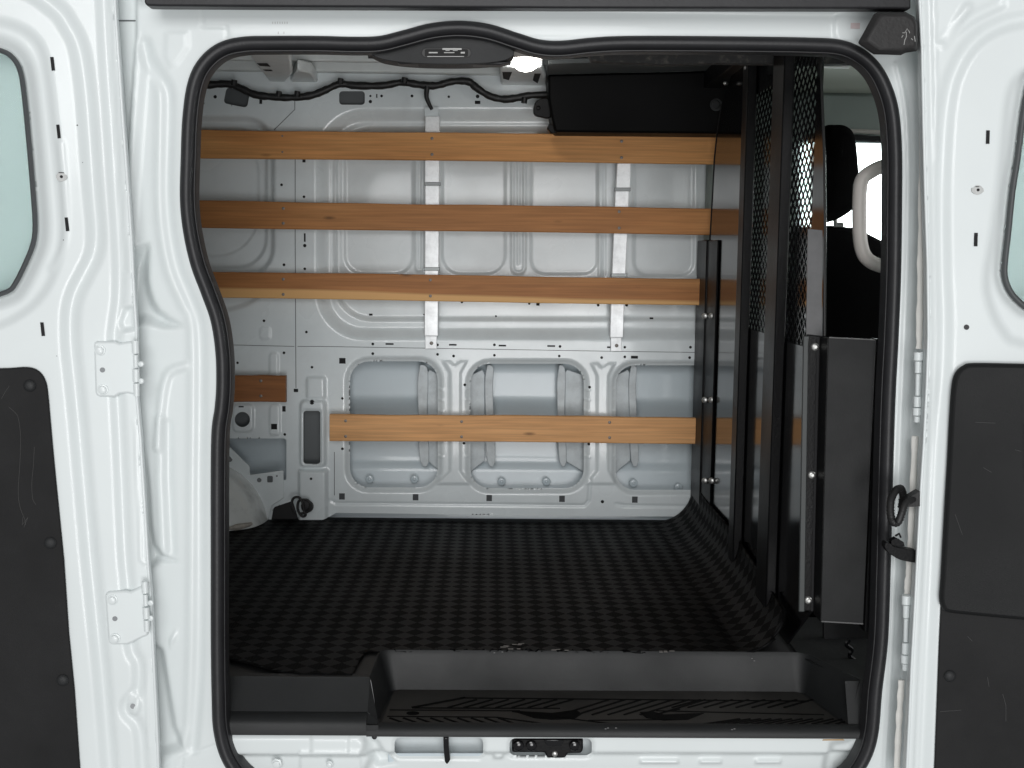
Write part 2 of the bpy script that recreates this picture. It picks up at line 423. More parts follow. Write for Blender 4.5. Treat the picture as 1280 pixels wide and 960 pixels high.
for (x0, x1) in ((546, 553), (583, 590), (729, 736), (768, 775)):
    for y in (486, 499, 513, 570): wallf.append(('bead', [(x0, y), (x1, y+1.5)], .004, .004))
wh = Feat(fw, wallf)
holes = [rr(437, 452, 547, 610, 24), rr(588, 455, 730, 611, 24), rr(770, 457, 930, 613, 24), rr(380, 513, 401, 579, 3),
         rr(424, 114, 456, 131, 4), rr(281, 112, 311, 132, 4, rot=.2),
         [(180, 548), (355, 548), (358, 549), (358, 600), (354, 600), (352, 590), (313, 593), (309, 580), (285, 556), (280, 556), (180, 556)],
         rr(294, 514.5, 313, 533.5, 9.4), rr(338.5, 594, 346, 602, 1.5)]
hp = [fw.poly(h) for h in holes]
outl = fw.poly([(60, 84), (920, 92), (908, 300), (905, 650), (868, 646), (640, 644), (420, 641), (412, 646), (375, 655), (366, 626), (342, 634), (336, 668), (60, 690)])
def wcut(P):
    s = sdf(P, outl)
    for h in hp: s = np.maximum(s, -sdf(P, h))
    return s
u0, v0 = fw.uv(60, 690); u1, v1 = fw.uv(920, 82)
relief('load_wall_panel', INNER, van, fw.map, (u0, u1, v0, v1), .0036, wh, wcut)
# outer skin behind it, softly curved with a fold
fs = Fr((0, YW+.075, CAM.z), (1, 0, 0), (0, 0, 1))
def skinh(U, V):
    v = V
    h = .03*np.sin((v+.1)*5.0)
    for pv, a, w in ((-.42, .008, .012), (-.60, -.008, .01), (-.30, .006, .03)): h += a*ss(v, pv-w, pv+w)
    return h
relief('outer_body_skin', SKIN, van, fs.map, (-1.6, 1.9, -.85, .62), .012, skinh, lambda P: np.where((P[:, 0] > .62) & (P[:, 1] > .04) & (P[:, 1] < .33), 1.0, -1.0))
# reinforcement strips seen through the openings
b = MB()
for x0, x1, t in ((524, 534, 1), (608, 617, -1), (698, 706, 1), (788, 796, -1)):
    pts = cat([(x0, 462), (x0+2, 456), (x1, 460), (x1+t, 480), (x1, 520), (x1+2, 578), (x0+1, 576), (x0-1, 520), (x0-2, 480)], True, 3)
    b.pp(pts, YW+.045, .006)
for x0, x1 in ((534, 552), (586, 606), (706, 733), (768, 788)):
    b.pp([(x0, 466), (x0+3, 462), (x1, 470), (x1, 592), ((x0+x1)/2+3, 586), (x0, 576)] if x0 in (534, 706) else [(x0, 470), (x1-3, 462), (x1, 468), (x1, 576), ((x0+x1)/2-3, 586), (x0, 594)], YW+.058, .004)
b.build('reinforcement_strip', mat('strip_grey', (.55, .60, .62), .4, noise=.25, nscale=30), van, bevel=.002)
b = MB()
for x, y in ((462, 599), (518, 599), (627, 602), (683, 602), (792, 604), (848, 609)):
    b.dome(at(x, y, YW+.06), (0, -1, 0), .012, .004); b.dome(at(x, y, YW+.057), (0, -1, 0), .005, .004)
b.build('panel_dimple', SKIN, van)
# small punched holes, thin dark discs sitting in the sheet
def surf(px, py, fr, hf, e=.0007):
    u, v = fr.uv(px, py); h = float(hf(np.array([u]), np.array([v]))[0]); return fr.w(u, v, h+e)
def disc(b, px, py, rx, ry, fr, hf, n=12, e=.0007, sq=False):
    u, v = fr.uv(px, py); k = (fr.O+fr.U*u+fr.V*v-CAM).length/F*1.03
    if sq: pts = [(u+a*rx*k, v+c*ry*k) for a, c in ((-1, -1), (1, -1), (1, 1), (-1, 1))]
    else: pts = [(u+math.cos(2*math.pi*i/n)*rx*k, v+math.sin(2*math.pi*i/n)*ry*k) for i in range(n)]
    P = np.array(pts); h = hf(P[:, 0], P[:, 1])
    b.add([fr.w(p[0], p[1], max(float(hh), float(h.mean()))+e) for p, hh in zip(pts, h)], [list(range(len(pts)))])
dots = [(463, 120, 1.3), (477, 120, 1.6), (463, 127, 2), (515, 120, 1.7), (561, 121, 1.5), (597, 120.5, 2.2), (269, 121, 2), (254, 129, 1.6), (352, 231, 1.6),
        (380, 246, 1.6), (381, 307, 2), (355, 331, 1.7), (381, 336, 1.6), (330, 401, 1.6), (383, 415, 1.6), (466, 430, 1.7), (466, 442, 1.7), (547, 431, 1.6), (547, 443, 1.7),
        (567, 445, 1.7), (618, 431, 1.7), (618, 444, 1.6), (355, 441, 1.7), (390, 459, 1.6), (620, 396, 1.2), (577, 378, 1.6), (662, 380, 1.5), (749, 382, 1.7), (785, 382, 1.7),
        (700, 433, 1.7), (699, 445, 1.6), (752, 447, 1.7), (781, 434, 1.6), (781, 446, 1.6), (863, 434, 1.7), (870, 434, 1.7), (862, 447, 1.7), (391, 502, 2.8), (356, 543, 1.6),
        (428, 498, 1.6), (428, 561, 1.7), (580, 554, 1.7), (581, 481, 1.7), (390, 597, 1.6), (737, 484, 1.7), (736, 555, 1.7), (753, 627, 2), (330, 595, 1.4), (324, 600, 2.8), (297, 453.5, 1.5), (529, 394, 1)]
rects = [(248, 121, 3.5, 4.5), (471, 120, .7, 2.2), (597, 128, 3.2, 1.9), (326, 127, 1.6, 2.6), (380, 200, 1.8, 2.8), (381, 297, 1, 5), (462, 394, 2.2, 1.2), (487, 430, 4.8, 1), (566, 431, 4.6, 1),
         (628, 432, 4.5, 1), (428, 451, 3.8, 3.4), (673, 381, 2, 1.6), (816, 398.5, 2.2, 1), (689, 432.5, 4.7, 1), (761, 434, 2.2, 1), (793, 446.5, 4.2, 1.7), (370, 488, 2.6, 2), (355, 511, 2, 3.3),
         (343, 533, 3.5, 3.3), (302, 508, 3, .8)]
b = MB()
for x, y, r in dots: disc(b, x, y, r, r, fw, wh)
for x, y, rx, ry in rects: disc(b, x, y, rx, ry, fw, wh, sq=True)
b.build('punched_hole', HOLE, van)
def ribbon(b, pts, wpx, fr, hf, e=.0006, n=8):
    P = cat(pts, n=n) if len(pts) > 2 and n else [tuple(np.array(pts[i])*(1-t/6)+np.array(pts[i+1])*t/6) for i in range(len(pts)-1) for t in range(6)]+[pts[-1]]
    uv = [fr.uv(*p) for p in P]; k = .0022*wpx/2 if fr is fw else .0013*wpx/2
    A = []; B = []
    for i in range(len(uv)):
        a = np.array(uv[max(i-1, 0)]); c = np.array(uv[min(i+1, len(uv)-1)]); d = c-a; d = d/np.linalg.norm(d); nn = np.array([-d[1], d[0]])
        A.append(np.array(uv[i])+nn*k); B.append(np.array(uv[i])-nn*k)
    H_ = [max(x, y) for x, y in zip(hf(*np.array(A).T), hf(*np.array(B).T))]
    vs = [fr.w(a[0], a[1], h+e) for a, h in zip(A, H_)]+[fr.w(a[0], a[1], h+e) for a, h in zip(B, H_)]; m = len(A)
    b.add(vs, [[i, i+1, m+i+1, m+i] for i in range(m-1)])
GAPM = mat('sheet_gap_shadow', (.09, .095, .10), .7)
for pts in ([(368.5, 124), (368.5, 137), (338, 167)], [(369, 198), (369, 300), (370, 485)], [(372, 433), (400, 433), (640, 437), (760, 439), (905, 441)], [(418, 565), (418, 628)], [(284, 431), (368, 433)]):
    b = MB(); ribbon(b, pts, .85 if pts[0][1] not in (433, 431) else .7, fw, wh, n=0); b.build('panel_gap', GAPM, van, smooth=None)
b = MB()
for x, y in ((427.5, 620.5), (519.5, 621.5), (611.5, 622.5), (702.5, 623.5), (793.5, 624.5)): disc(b, x, y, 3.4, 3.8, fw, wh, sq=True)
b.build('rubber_plug', mat('grey_plug', (.05, .055, .06), .6), van)
# dark rear of the two top slots
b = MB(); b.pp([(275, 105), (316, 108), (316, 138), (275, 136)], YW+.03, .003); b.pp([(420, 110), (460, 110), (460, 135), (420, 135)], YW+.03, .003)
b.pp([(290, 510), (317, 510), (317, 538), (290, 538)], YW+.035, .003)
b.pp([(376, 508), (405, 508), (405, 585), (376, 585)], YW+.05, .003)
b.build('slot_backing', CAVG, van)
# wheel arch bulging into the load space
b = MB(); rings = []
prof = cat([(250, 556, 1.34), (283, 588, 1.30), (306, 600, 1.27), (323, 622, 1.22), (330, 640, 1.18), (334, 655, 1.12)], n=4) if False else None
cc = at(262, 672, 1.30); R1 = (at(334, 672, 1.30)-cc).length; R2 = (at(262, 582, 1.30)-cc).length
n1, n2 = 28, 20; vs = []
for i in range(n2+1):
    ph = math.pi/2*i/n2
    for j in range(n1+1):
        th = math.pi*j/n1
        rr_ = math.cos(ph)**.55
        bulge = -.15*math.sin(ph)**.9
        vs.append(cc+Vector((R1*rr_*math.cos(th), bulge+.05, R2*rr_*math.sin(th)*1.0)))
fs_ = [[i*(n1+1)+j, i*(n1+1)+j+1, (i+1)*(n1+1)+j+1, (i+1)*(n1+1)+j] for i in range(n2) for j in range(n1)]
b.add(vs, fs_); b.build('wheel_arch', DIRT, van, smooth=80)
b = MB()
b.pp([(180, 560), (284, 556), (312, 583), (312, 594), (354, 588), (355, 622), (340, 632), (334, 652), (320, 640), (306, 612), (283, 590), (180, 590)], 1.335, .004)
b.build('arch_flange', INNER, van, bevel=.0015)
b = MB(); 
for x, y, r in ((287, 574, 3.6), (324, 600, 2.9), (346, 595, 1.2)): b.cyl(at(x, y, 1.3335), at(x, y, 1.3345), r*.0022, 16)
b.prism([at(a, c, 1.3335) for a, c in rr(334, 595, 341, 603, 1.5)], (0, .0008, 0))
b.build('flange_hole', CAVG, van)
# dirty edge sealant at arch foot
b = MB(); b.tube([atz(x, y, FZ+.006) for x, y in cat([(270, 660), (290, 660), (312, 655), (326, 646), (336, 636)], n=5)], .009, 8, rf=lambda t: .8+.35*math.sin(t*23)*math.sin(t*7))
b.build('sealant_bead', mat('dirty_sealant', (.50, .47, .42), .8, noise=.4, nscale=60), van)

# ============================================================ CEILING
ZR = at(640, 98, YW).z+.018
b = MB()
b.box((-2.1, -.05, ZR+.03), (XP+.06, 1.5, ZR+.05)); b.build('roof_skin', ROOFM, van)
b = MB()
# long rails running fore and aft near the far wall
for yy, zz, hh, dd in ((1.315, ZR-.012, .045, .035), (1.22, ZR+.000, .030, .018), (1.10, ZR+.012, .020, .05)):
    b.box((-1.6, yy, zz), (XP-.01, yy+dd, zz+hh))
b.build('roof_rail', ROOFM, van, bevel=.005)
# cross bow going from the near side to the far wall
b = MB()
def zpl(px, py): return atz(px, py, ZR-.036)
L = [zpl(300, 66), zpl(338, 66), zpl(352, 98), zpl(336, 100)]
b.prism([zpl(304, 60), zpl(362, 60), zpl(366, 92), zpl(356, 104), zpl(338, 104)], (0, 0, .03)); 
b.prism([zpl(372, 88), zpl(390, 92), zpl(398, 104), zpl(366, 110), zpl(362, 104)], (0, 0, .03))
b.prism([zpl(625, 84), zpl(678, 84), zpl(684, 104), zpl(668, 116), zpl(640, 116), zpl(626, 106)], (0, 0, .03))
b.build('roof_bow', mat('roof_bow_metal', (.78, .82, .82), .35, noise=.12, nscale=20), van, bevel=.006)
b = MB()
for q in ([(307, 65.5), (318, 65), (321, 68), (311, 68)], [(321, 79), (334, 79), (338, 83), (325, 82)], [(329, 87), (339, 87), (341, 88.6), (332, 88.4)]):
    b.prism([atz(a, c, ZR-.0363) for a, c in q], (0, 0, -.0008))
for q in ([(628, 90), (640, 90), (636, 100), (629, 98)], [(668, 92), (676, 92), (672, 104), (666, 100)]):
    b.prism([atz(a, c, ZR-.0363) for a, c in q], (0, 0, -.0008))
b.build('bow_slot', HOLE, van)
b = MB(); c = [atz(x, y, ZR-.012) for x, y in [(392, 101), (424, 99)]]; b.cyl(c[0], c[1], .010, 12)
c = 0; (lambda *a: 0)(cat([(*at(618, 84, 1.1),), (*at(634, 90, 1.15),), (*at(634, 103, 1.2),), (*at(622, 112, 1.3),)], n=5), .004, 6)
b.build('roof_bracket', mat('bracket_metal', (.35, .37, .38), .4), van, bevel=.001)
# wiring loom along the roof edge
b = MB()
lp = cat([(150, 112), (200, 109), (245, 107), (262, 106), (285, 105), (300, 110), (318, 118), (340, 121), (365, 122), (390, 119), (408, 112), (425, 105), (445, 107), (478, 107), (503, 103), (525, 106), (545, 107), (565, 102), (585, 102), (596, 110), (612, 120), (630, 124), (648, 122), (665, 119), (700, 119)], n=5)
b.tube([at(x, y, 1.29) for x, y in lp], .0098, 12, rf=lambda t: 1+.10*math.sin(t*90)*math.sin(t*41)+.07*math.sin(t*260))
for x, y in ((292, 104), (348, 118), (371, 118), (425, 102), (505, 101), (655, 126), (250, 112)): b.tube([at(x, y+3, 1.28), at(x+1, y-4, 1.28)], .008, 8)
b.build('wiring_loom', CABLE, van, smooth=60)
b = MB(); b.tube([at(x, y, 1.285) for x, y in cat([(534, 108), (533, 120), (536, 129), (540, 137)], n=5)], .0062, 8, rf=lambda t: 1.2-.5*t); 
b.build('wire_branch', CABLE, van, smooth=60)
# dome lamp
dl = at(657, 82, 1.02)
b = MB(); b.lathe(dl+Vector((0, 0, .02)), (0, 0, -1), [(.040, -.06), (.042, .0), (.040, .005), (.034, .006)], 32)
dome = b.build('dome_lamp', CREAM, van)
b = MB(); b.lathe(dl+Vector((0, 0, .014)), (0, 0, -1), [(.032, 0), (.031, .010), (.026, .019), (.017, .025), (.006, .028)], 32); b.build('lamp_lens', LAMP, dome)

# ============================================================ ENCLOSURE (rest of the body shell)
b = MB()
b.box((-2.14, .0, FZ-.05), (-2.10, 1.5, ZR+.05)); b.build('rear_bulkhead', INNER, van)
b = MB(); b.box((-2.1, atz(760, 813.5, FZ).y+.03, FZ-.045), (XP+.03, 1.45, FZ-.012)); b.box((XP+.03, .06, FZ-.2), (2.2, 1.45, FZ-.18)); b.build('metal_floor', DARK, van)
b = MB(); b.box((-2.1, -.06, ZR+.05), (XP+.02, .05, ZR+.11)); b.box((-2.1, -.10, ZR+.06), (2.2, 1.5, ZR+.10)); b.build('roof_outer', PAINT, van)
# cab: far side wall with window opening, headliner, windscreen end
zw0, zw1 = at(1060, 345, YW).z, at(1060, 172, YW).z
zh = at(1080, 118, YW).z
xw0, xw1 = at(996, 230, YW).x, at(1290, 230, YW).x
b = MB()
b.box((XP+.01, YW-.03, zw1), (2.2, YW+.02, zh)); b.box((xw1, YW-.03, FZ-.2), (2.2, YW+.02, zw1)); b.box((XP+.01, YW-.03, FZ-.2), (xw1, YW+.02, zw0)); b.box((XP+.01, YW-.03, zw0), (xw0, YW+.02, zw1))
b.build('cab_side_trim', CABGR, van, bevel=.01)
b = MB(); b.box((XP+.02, -.0, zh), (2.2, YW+.05, zh+.03)); b.build('cab_headliner', HEADL, van)
b = MB(); b.tube([at(x, y, YW-.04) for x, y in cat([(1000, 300), (998, 200), (1004, 176), (1030, 170), (1120, 176), (1200, 182)], n=5)], .009, 8); b.build('window_rubber', RUBBER, van)
b = MB(); b.tube([at(x, y-8, YW-.05) for x, y in ((1030, 172), (1075, 172), (1140, 176))], .006, 8); b.build('window_trim_line', CREAM, van)
b = MB(); b.box((xw0, YW, zw0), (xw1, YW+.004, zw1)); b.build('cab_window_pane', GLASS, van)
b = MB(); b.box((2.2, -.1, FZ-.2), (2.24, 1.5, FZ+.35)); b.build('dashboard', CABGR, van)
b = MB(); b.pp([(1028, 76), (1062, 79), (1062, 85), (1028, 84)], .72, .01); b.build('headliner_edge_strip', mat('pale_strip', (.7, .7, .68), .5), van)
# ============================================================ DRIVER SEAT
seat = empty('driver_seat', (at(1066, 500, 1.0).x, 1.0, FZ), 'black fabric driver seat with headrest behind the steel partition', 'car seat')
def blob(px, y, th, inset=.02, n=5):
    """pillow-like solid from a pixel outline"""
    b = MB(); P = [at(a, c, y) for a, c in px]; m = len(P); cen = sum(P, Vector())/m; vs = []; K = 9
    for k in range(K):
        t = -1+2*k/(K-1); s = (1-abs(t)**3.2)**.5 if abs(t) < 1 else 0
        sc_ = 1-.16*(1-s) if abs(t) < 1 else .80
        for p in P: vs.append(cen+(p-cen)*sc_+Vector((0, t*th/2+th/2, 0)))
    fs = [[k*m+j, k*m+(j+1) % m, (k+1)*m+(j+1) % m, (k+1)*m+j] for k in range(K-1) for j in range(m)]
    fs += [list(range(m)), [(K-1)*m+j for j in range(m)][::-1]]
    return b.add(vs, fs)
blob(cat([(1034, 158), (1048, 154), (1062, 156), (1071, 168), (1075, 200), (1077, 240), (1073, 258), (1055, 272), (1038, 278), (1028, 277), (1024, 240), (1024, 190)], True, 4), .93, .10).build('headrest', FABRIC, seat, smooth=70)
blob(cat([(1000, 300), (1010, 284), (1040, 281), (1066, 283), (1090, 290), (1150, 330), (1190, 420), (1210, 640), (1200, 800), (1040, 800), (1000, 700), (992, 450)], True, 4), .95, .14).build('backrest', FABRIC, seat, smooth=70)
b = MB()
b.cyl(at(1045, 284, .98), at(1044, 268, .98), .006, 10); b.cyl(at(1045, 281, .975), at(1054, 281, .975), .006, 8); b.build('headrest_post', STEEL, seat)

# ============================================================ PARTITION
part = empty('steel_partition', (XP, .75, FZ), 'black steel partition with two wire mesh openings separating the cab from the load space', 'partition')
def yx(px, py): q = atx(px, py, XP); return (q.y, q.z)
yb = YW-.02
def ypx(px, py=400): return yx(px, py)[0]
y1a, y1b = ypx(921), ypx(938)    # post 1 region
y2a, y2b = ypx(958), ypx(984)
yf = ypx(1029); YB = yf-.012
ym = ypx(1010)
zt = at(960, 74, .75).z
def zx(px, py): return yx(px, py)[1]
z1 = zx(950, 415); z2 = zx(1000, 432); z1t = zx(955, 112); z2t = zx(1000, 74)
b = MB()
T = .004
def sh(ya, yb_, za, zb): b.box((XP, min(ya, yb_), za), (XP+T, max(ya, yb_), zb))
sh(y1a, ypx(905), FZ+.0, zt)
# curved rear edge strip
def yz(px, py): q = yx(px, py); return Vector((XP, q[0], q[1]))
pts = [Vector((XP, ypx(905), FZ)), Vector((XP, ypx(889, 600), FZ)), yz(889, 600), yz(887.5, 300), yz(891, 240), yz(893, 200), yz(896, 170), yz(902, 130), Vector((XP, ypx(905), zt))]
b.prism(pts, (T, 0, 0))
sh(y2a, y1a, FZ, z1); b.prism([Vector((XP, y2a, FZ)), Vector((XP, .26, FZ)), Vector((XP, yf, zx(1020, 768))), Vector((XP, yf, z2)), Vector((XP, y2a, z2))], (T, 0, 0)); sh(y2a, y1a, z1t, zt)
b.prism([Vector((XP, ym, z2)), Vector((XP, ym, zt)), yz(1025, 78), yz(1029.5, 200), yz(1030.5, 285), Vector((XP, yf, z2))], (T, 0, 0))
b.build('steel_sheet', BLKMET, part, bevel=0)
def meshpanel(ya, yb_, za, zb):
    b = MB(); px_, pz = .030, .0125; w = .0014
    cols = int((yb_-ya)/(px_/2)); rows = int((zb-za)/pz)
    for r in range(rows+1):
        z0 = za+r*pz
        for c in range(cols):
            ya_, yb2 = ya+c*px_/2, ya+(c+1)*px_/2
            s = 1 if (c % 2 == 0) else -1
            s = s if r % 2 == 0 else -s
            a = Vector((XP+.002, ya_, z0-s*pz/2)); d = Vector((XP+.002, yb2, z0+s*pz/2))
            b.hexa([a+Vector((-w, 0, -w)), d+Vector((-w, 0, -w)), d+Vector((-w, 0, w)), a+Vector((-w, 0, w)), a+Vector((w, 0, -w)), d+Vector((w, 0, -w)), d+Vector((w, 0, w)), a+Vector((w, 0, w))])
    return b
meshpanel(y2a, y1a, z1, z1t).build('wire_mesh', BLKMET, part, smooth=None)
meshpanel(ym, y2a, z2, zt-.03).build('wire_mesh', BLKMET, part, smooth=None)
# posts: square tubes on the load side
for (a0, a1, top, bot, w) in ((920, 940, 88, 640, .022), (957, 986, 84, 690, .022)):
    b = MB(); q = .5*(atx(a0, 300, XP-w)+atx(a1, 300, XP)); y0 = atx(a0+2, 300, XP-w).y
    ya_ = atx(a1, 300, XP-.001).y
    b.box((XP-w, min(ya_, y0), FZ-.0), (XP-.0005, max(ya_, y0), zt-.004))
    b.build('post', BLKPC, part, bevel=.003)
b = MB(); b.box((XP-.03, yf, zt-.002), (XP+.02, yb, zt+.05)); b.build('top_rail', BLKPC, part, bevel=.003)
# rear angle with bolts: lies flat on the partition between the sheet and the wall
b = MB()
ya_r, yb_r, yc_r = ypx(897), ypx(885.2), min(ypx(873.5), YW+.02)
zt_r, zb_r = zx(885, 301), FZ+.05
b.box((XP-.006, ya_r, zb_r), (XP-.0006, yb_r-.0015, zt_r)); b.box((XP-.010, yb_r+.0015, zb_r), (XP-.0006, yc_r, zt_r+.002))
b.build('angle_bracket', BLKPC, part, bevel=.003)
b = MB()
for y in (395, 500, 601):
    b.dome(atx(881, y, XP-.011), (-.45, -1, 0), .0082, .005); b.dome(atx(889.5, y, XP-.007), (-.45, -1, 0), .0082, .005)
b.build('bolt', STEEL, part)
# front upright: bright edge angle, bracket and bolts
b = MB(); b.tube([yz(x, y)+Vector((.0015, 0, 0)) for x, y in ((1025, 80), (1027.5, 140), (1029.5, 200), (1030.5, 285), (1029.6, 420))], .0026, 8); b.build('edge_trim', mat('worn_steel_edge', (.05, .05, .05), .25, metal=.7), part)
b = MB(); b.tube([p+Vector((-.0004, .001, 0)) for p in pts[2:-1]], .0016, 6); b.build('rear_edge', HOLE, part)
b = MB(); b.box((XP+.006, y2a, z1-.01), (XP+.009, y1a, z1t+.01)); b.box((XP+.006, ym-.01, z2-.01), (XP+.009, y2a-.002, zt-.01))
mc, ntc, bc = nodes('clear_backing_sheet'); bc.inputs['Transmission Weight'].default_value = 1; bc.inputs['Roughness'].default_value = .03; bc.inputs['IOR'].default_value = 1.5; bc.inputs['Base Color'].default_value = (.9, .95, .93, 1)
b.build('clear_backing', mc, part)
b = MB(); b.pp([(1010, 286), (1028, 288), (1027, 420), (1008, 420)], YB+.005, .003); b.build('upper_plate', mat('grey_worn_sheet', (.085, .085, .088), .35, rvar=.1, noise=.3, nscale=20), part)
b = MB(); b.pp([(1009, 418), (1035, 421), (1028, 764), (1003, 764)], YB, .006); b.build('angle_bracket', BLKPC, part, bevel=.002)
b = MB(); b.pp([(1004.5, 420), (1011, 420), (1006, 765), (998.5, 765)], YB-.007, .006); b.build('edge_channel', mat('grey_channel', (.035, .04, .04), .45), part, bevel=.0015)
b = MB(); b.pp([(1021.5, 421), (1024.2, 421), (1016.5, 764), (1013.8, 764)], YB-.0015, .002); b.build('bracket_seam', HOLE, part)
for (xx, yy) in ((1018.5, 433.5), (1014.5, 593.5), (1010, 750)):
    b = MB(); p = at(xx, yy, YB-.001); b.dome(p, (0, -1, 0), .0070, .005); b.lathe(p+Vector((0, -.005, 0)), (0, -1, 0), [(.0035, 0), (.003, .0012)], 6); b.build('bolt', STEEL, part)
    b = MB(); p = at(xx+13, yy, YB-.001); b.dome(p, (0, -1, 0), .0070, .005); b.build('bolt', STEEL, part)
b = MB(); b.pp([(1035.5, 422), (1095, 425), (1079, 780), (1026, 777)], YB-.05, .004)
b.build('textured_end_plate', LEATH, part, bevel=.001)
b = MB(); b.pp([(1036.5, 421.2), (1094.5, 424.2), (1094.5, 425.5), (1036.5, 422.6)], YB-.0515, .002); b.pp([(1027, 776), (1079, 779), (1079, 780.6), (1027, 777.6)], YB-.0515, .002); b.build('plate_edge', mat('plate_edge', (.08, .08, .08), .3), part)
b = MB(); b.pp([(1034.5, 423), (1038, 423), (1028.5, 777), (1025.6, 777)], YB-.049, .045); b.pp([(1096, 424), (1100, 424), (1089, 790), (1081, 790)], YB-.04, .03); b.build('plate_flange', BLKPC, part)

# overhead box hanging against the far wall
ob = empty('overhead_box', (at(790, 120, 1.2).x, 1.2, ZR-.1), 'black plastic overhead box under the roof above the top slat', 'storage box')
b = MB(); yo = 1.20
fp = [(685, 93), (905, 88), (925, 100), (925, 168), (893, 167), (694, 165), (690, 150), (686, 125)]
b.pp(fp, yo, .14); b.build('box_shell', mat('black_box_plastic', (.002, .002, .0022), .5, spec=.1, rvar=.08), ob, bevel=.006)
b = MB(); b.pp(cat([(686, 124), (672, 125), (667, 134), (668, 143), (676, 146), (688, 146)], True, 4), yo+.03, .02); b.pp([(686, 155), (693, 156), (696, 167), (688, 166), (684, 160)], yo+.02, .03); b.build('mounting_tab', BLKPC, ob, bevel=.002)
b = MB(); b.lathe(at(895, 131, yo), (0, -1, 0), [(.016, -.001), (.016, .004), (.011, .005), (.010, .001)], 24); b.build('round_cap', PLAST, ob)
b = MB(); b.dome(at(673, 135, yo+.03), (0, -1, 0), .006, .003); b.build('tab_bolt', BLKPC, ob)
b = MB(); b.prism([at(686, 80, 1.02), at(905, 72, 1.02), at(905, 88, 1.18), at(684, 93, 1.18)], (0, 0, .01)); b.build('top_flange', mat('grey_flange', (.10, .11, .11), .5), ob)
b = MB(); b.dome(at(906.5, 104, .98), (0, -1, 0), .0048, .004); b.dome(at(932.5, 84.5, .72), (0, -1, 0), .0045, .004); b.build('screw_head', STEEL, ob)

# ============================================================ WOODEN SLATS
WA = wood('light_varnished_wood', (.66, .325, .118), (.58, .26, .085), (.50, .21, .065), 1.3)
WB = wood('amber_varnished_wood', (.44, .195, .066), (.36, .145, .045), (.52, .25, .09), 4.7)
WC = wood('brown_varnished_wood', (.42, .180, .060), (.32, .125, .038), (.50, .24, .085), 8.1, True)
WD = wood('pale_varnished_wood', (.72, .385, .165), (.65, .32, .12), (.58, .27, .085), 2.9)
WE = wood('dark_varnished_wood', (.30, .120, .040), (.22, .082, .026), (.32, .135, .045), 6.2)
YS = YW-.052
def slat(c, m, label, screws, th=.018):
    (xa, ya0, ya1), (xb, yb0, yb1) = c
    n = 40; b = MB(); vs = []
    A0, A1, B0, B1 = at(xa, ya0, YS), at(xa, ya1, YS), at(xb, yb0, YS), at(xb, yb1, YS)
    cen = (A0+A1+B0+B1)/4
    ph = random.random()*6
    L = (B0-A0).length; cr = .0022
    sec = [(cr, 0), (1-cr, 0)]
    for i in range(n+1):
        t = i/n; top = A0.lerp(B0, t); bot = A1.lerp(B1, t)
        top = top+Vector((0, 0, .0009*math.sin(ph+t*9)+.0005*math.sin(ph*2+t*31))); bot = bot+Vector((0, 0, .0009*math.sin(ph+2+t*7)))
        dz = Vector((0, 0, cr)); dy = Vector((0, cr, 0)); D = Vector((0, th, 0))
        bow = Vector((0, .002*math.sin(t*8+ph), 0))
        vs += [q+bow for q in (bot+dy, bot+dz, top-dz, top+dy, top+D, bot+D)]
    fs = [[i*6+j, i*6+(j+1) % 6, (i+1)*6+(j+1) % 6, (i+1)*6+j] for i in range(n) for j in range(6)]+[[5, 4, 3, 2, 1, 0], [n*6+j for j in range(6)]]
    b.add(vs, fs)
    o = b.build('wooden_slat', m, None, smooth=30, origin=tuple(cen))
    tag(o, label, 'wooden slat', 'wooden slats fixed across the far wall')
    for x, ys in screws:
        for y in ys:
            s = MB(); p = at(x, y, YS-.0005); s.lathe(p, (0, -1, 0), [(.0042, -.001), (.0042, .0006), (.0025, .0012)], 12)
            s.build('screw', SCREW, o)
    return o
slat(((150, 161, 196), (905, 170, 205)), WA, 'long light wooden slat, topmost, just under the black overhead box', [(353, (170, 190)), (540, (173, 193)), (777, (176.5, 197))])
slat(((150, 249, 283), (905, 261, 294)), WB, 'long amber wooden slat with even colour, second from the top', [(354, (260.5, 279)), (539, (262, 281.5)), (774, (264.5, 285))])
slat(((150, 338, 370.5), (905, 349, 382)), WC, 'long brown wooden slat with a pale lower edge, third from the top', [(354, (349, 368)), (538, (350, 370)), (770, (354, 374))])
slat(((190, 469, 502), (357, 470, 503)), WE, 'short dark wooden slat at the left above the wheel arch', [(326, (476, 495))])
slat(((412, 518, 551), (905, 522.5, 555)), WD, 'pale wooden slat across the three lower wall openings, lowest of all', [(432, (526, 545.5)), (577, (527, 546)), (762, (528, 547))])
# pale sapwood edge is part of the brown slat's grain: handled in its own thin strip

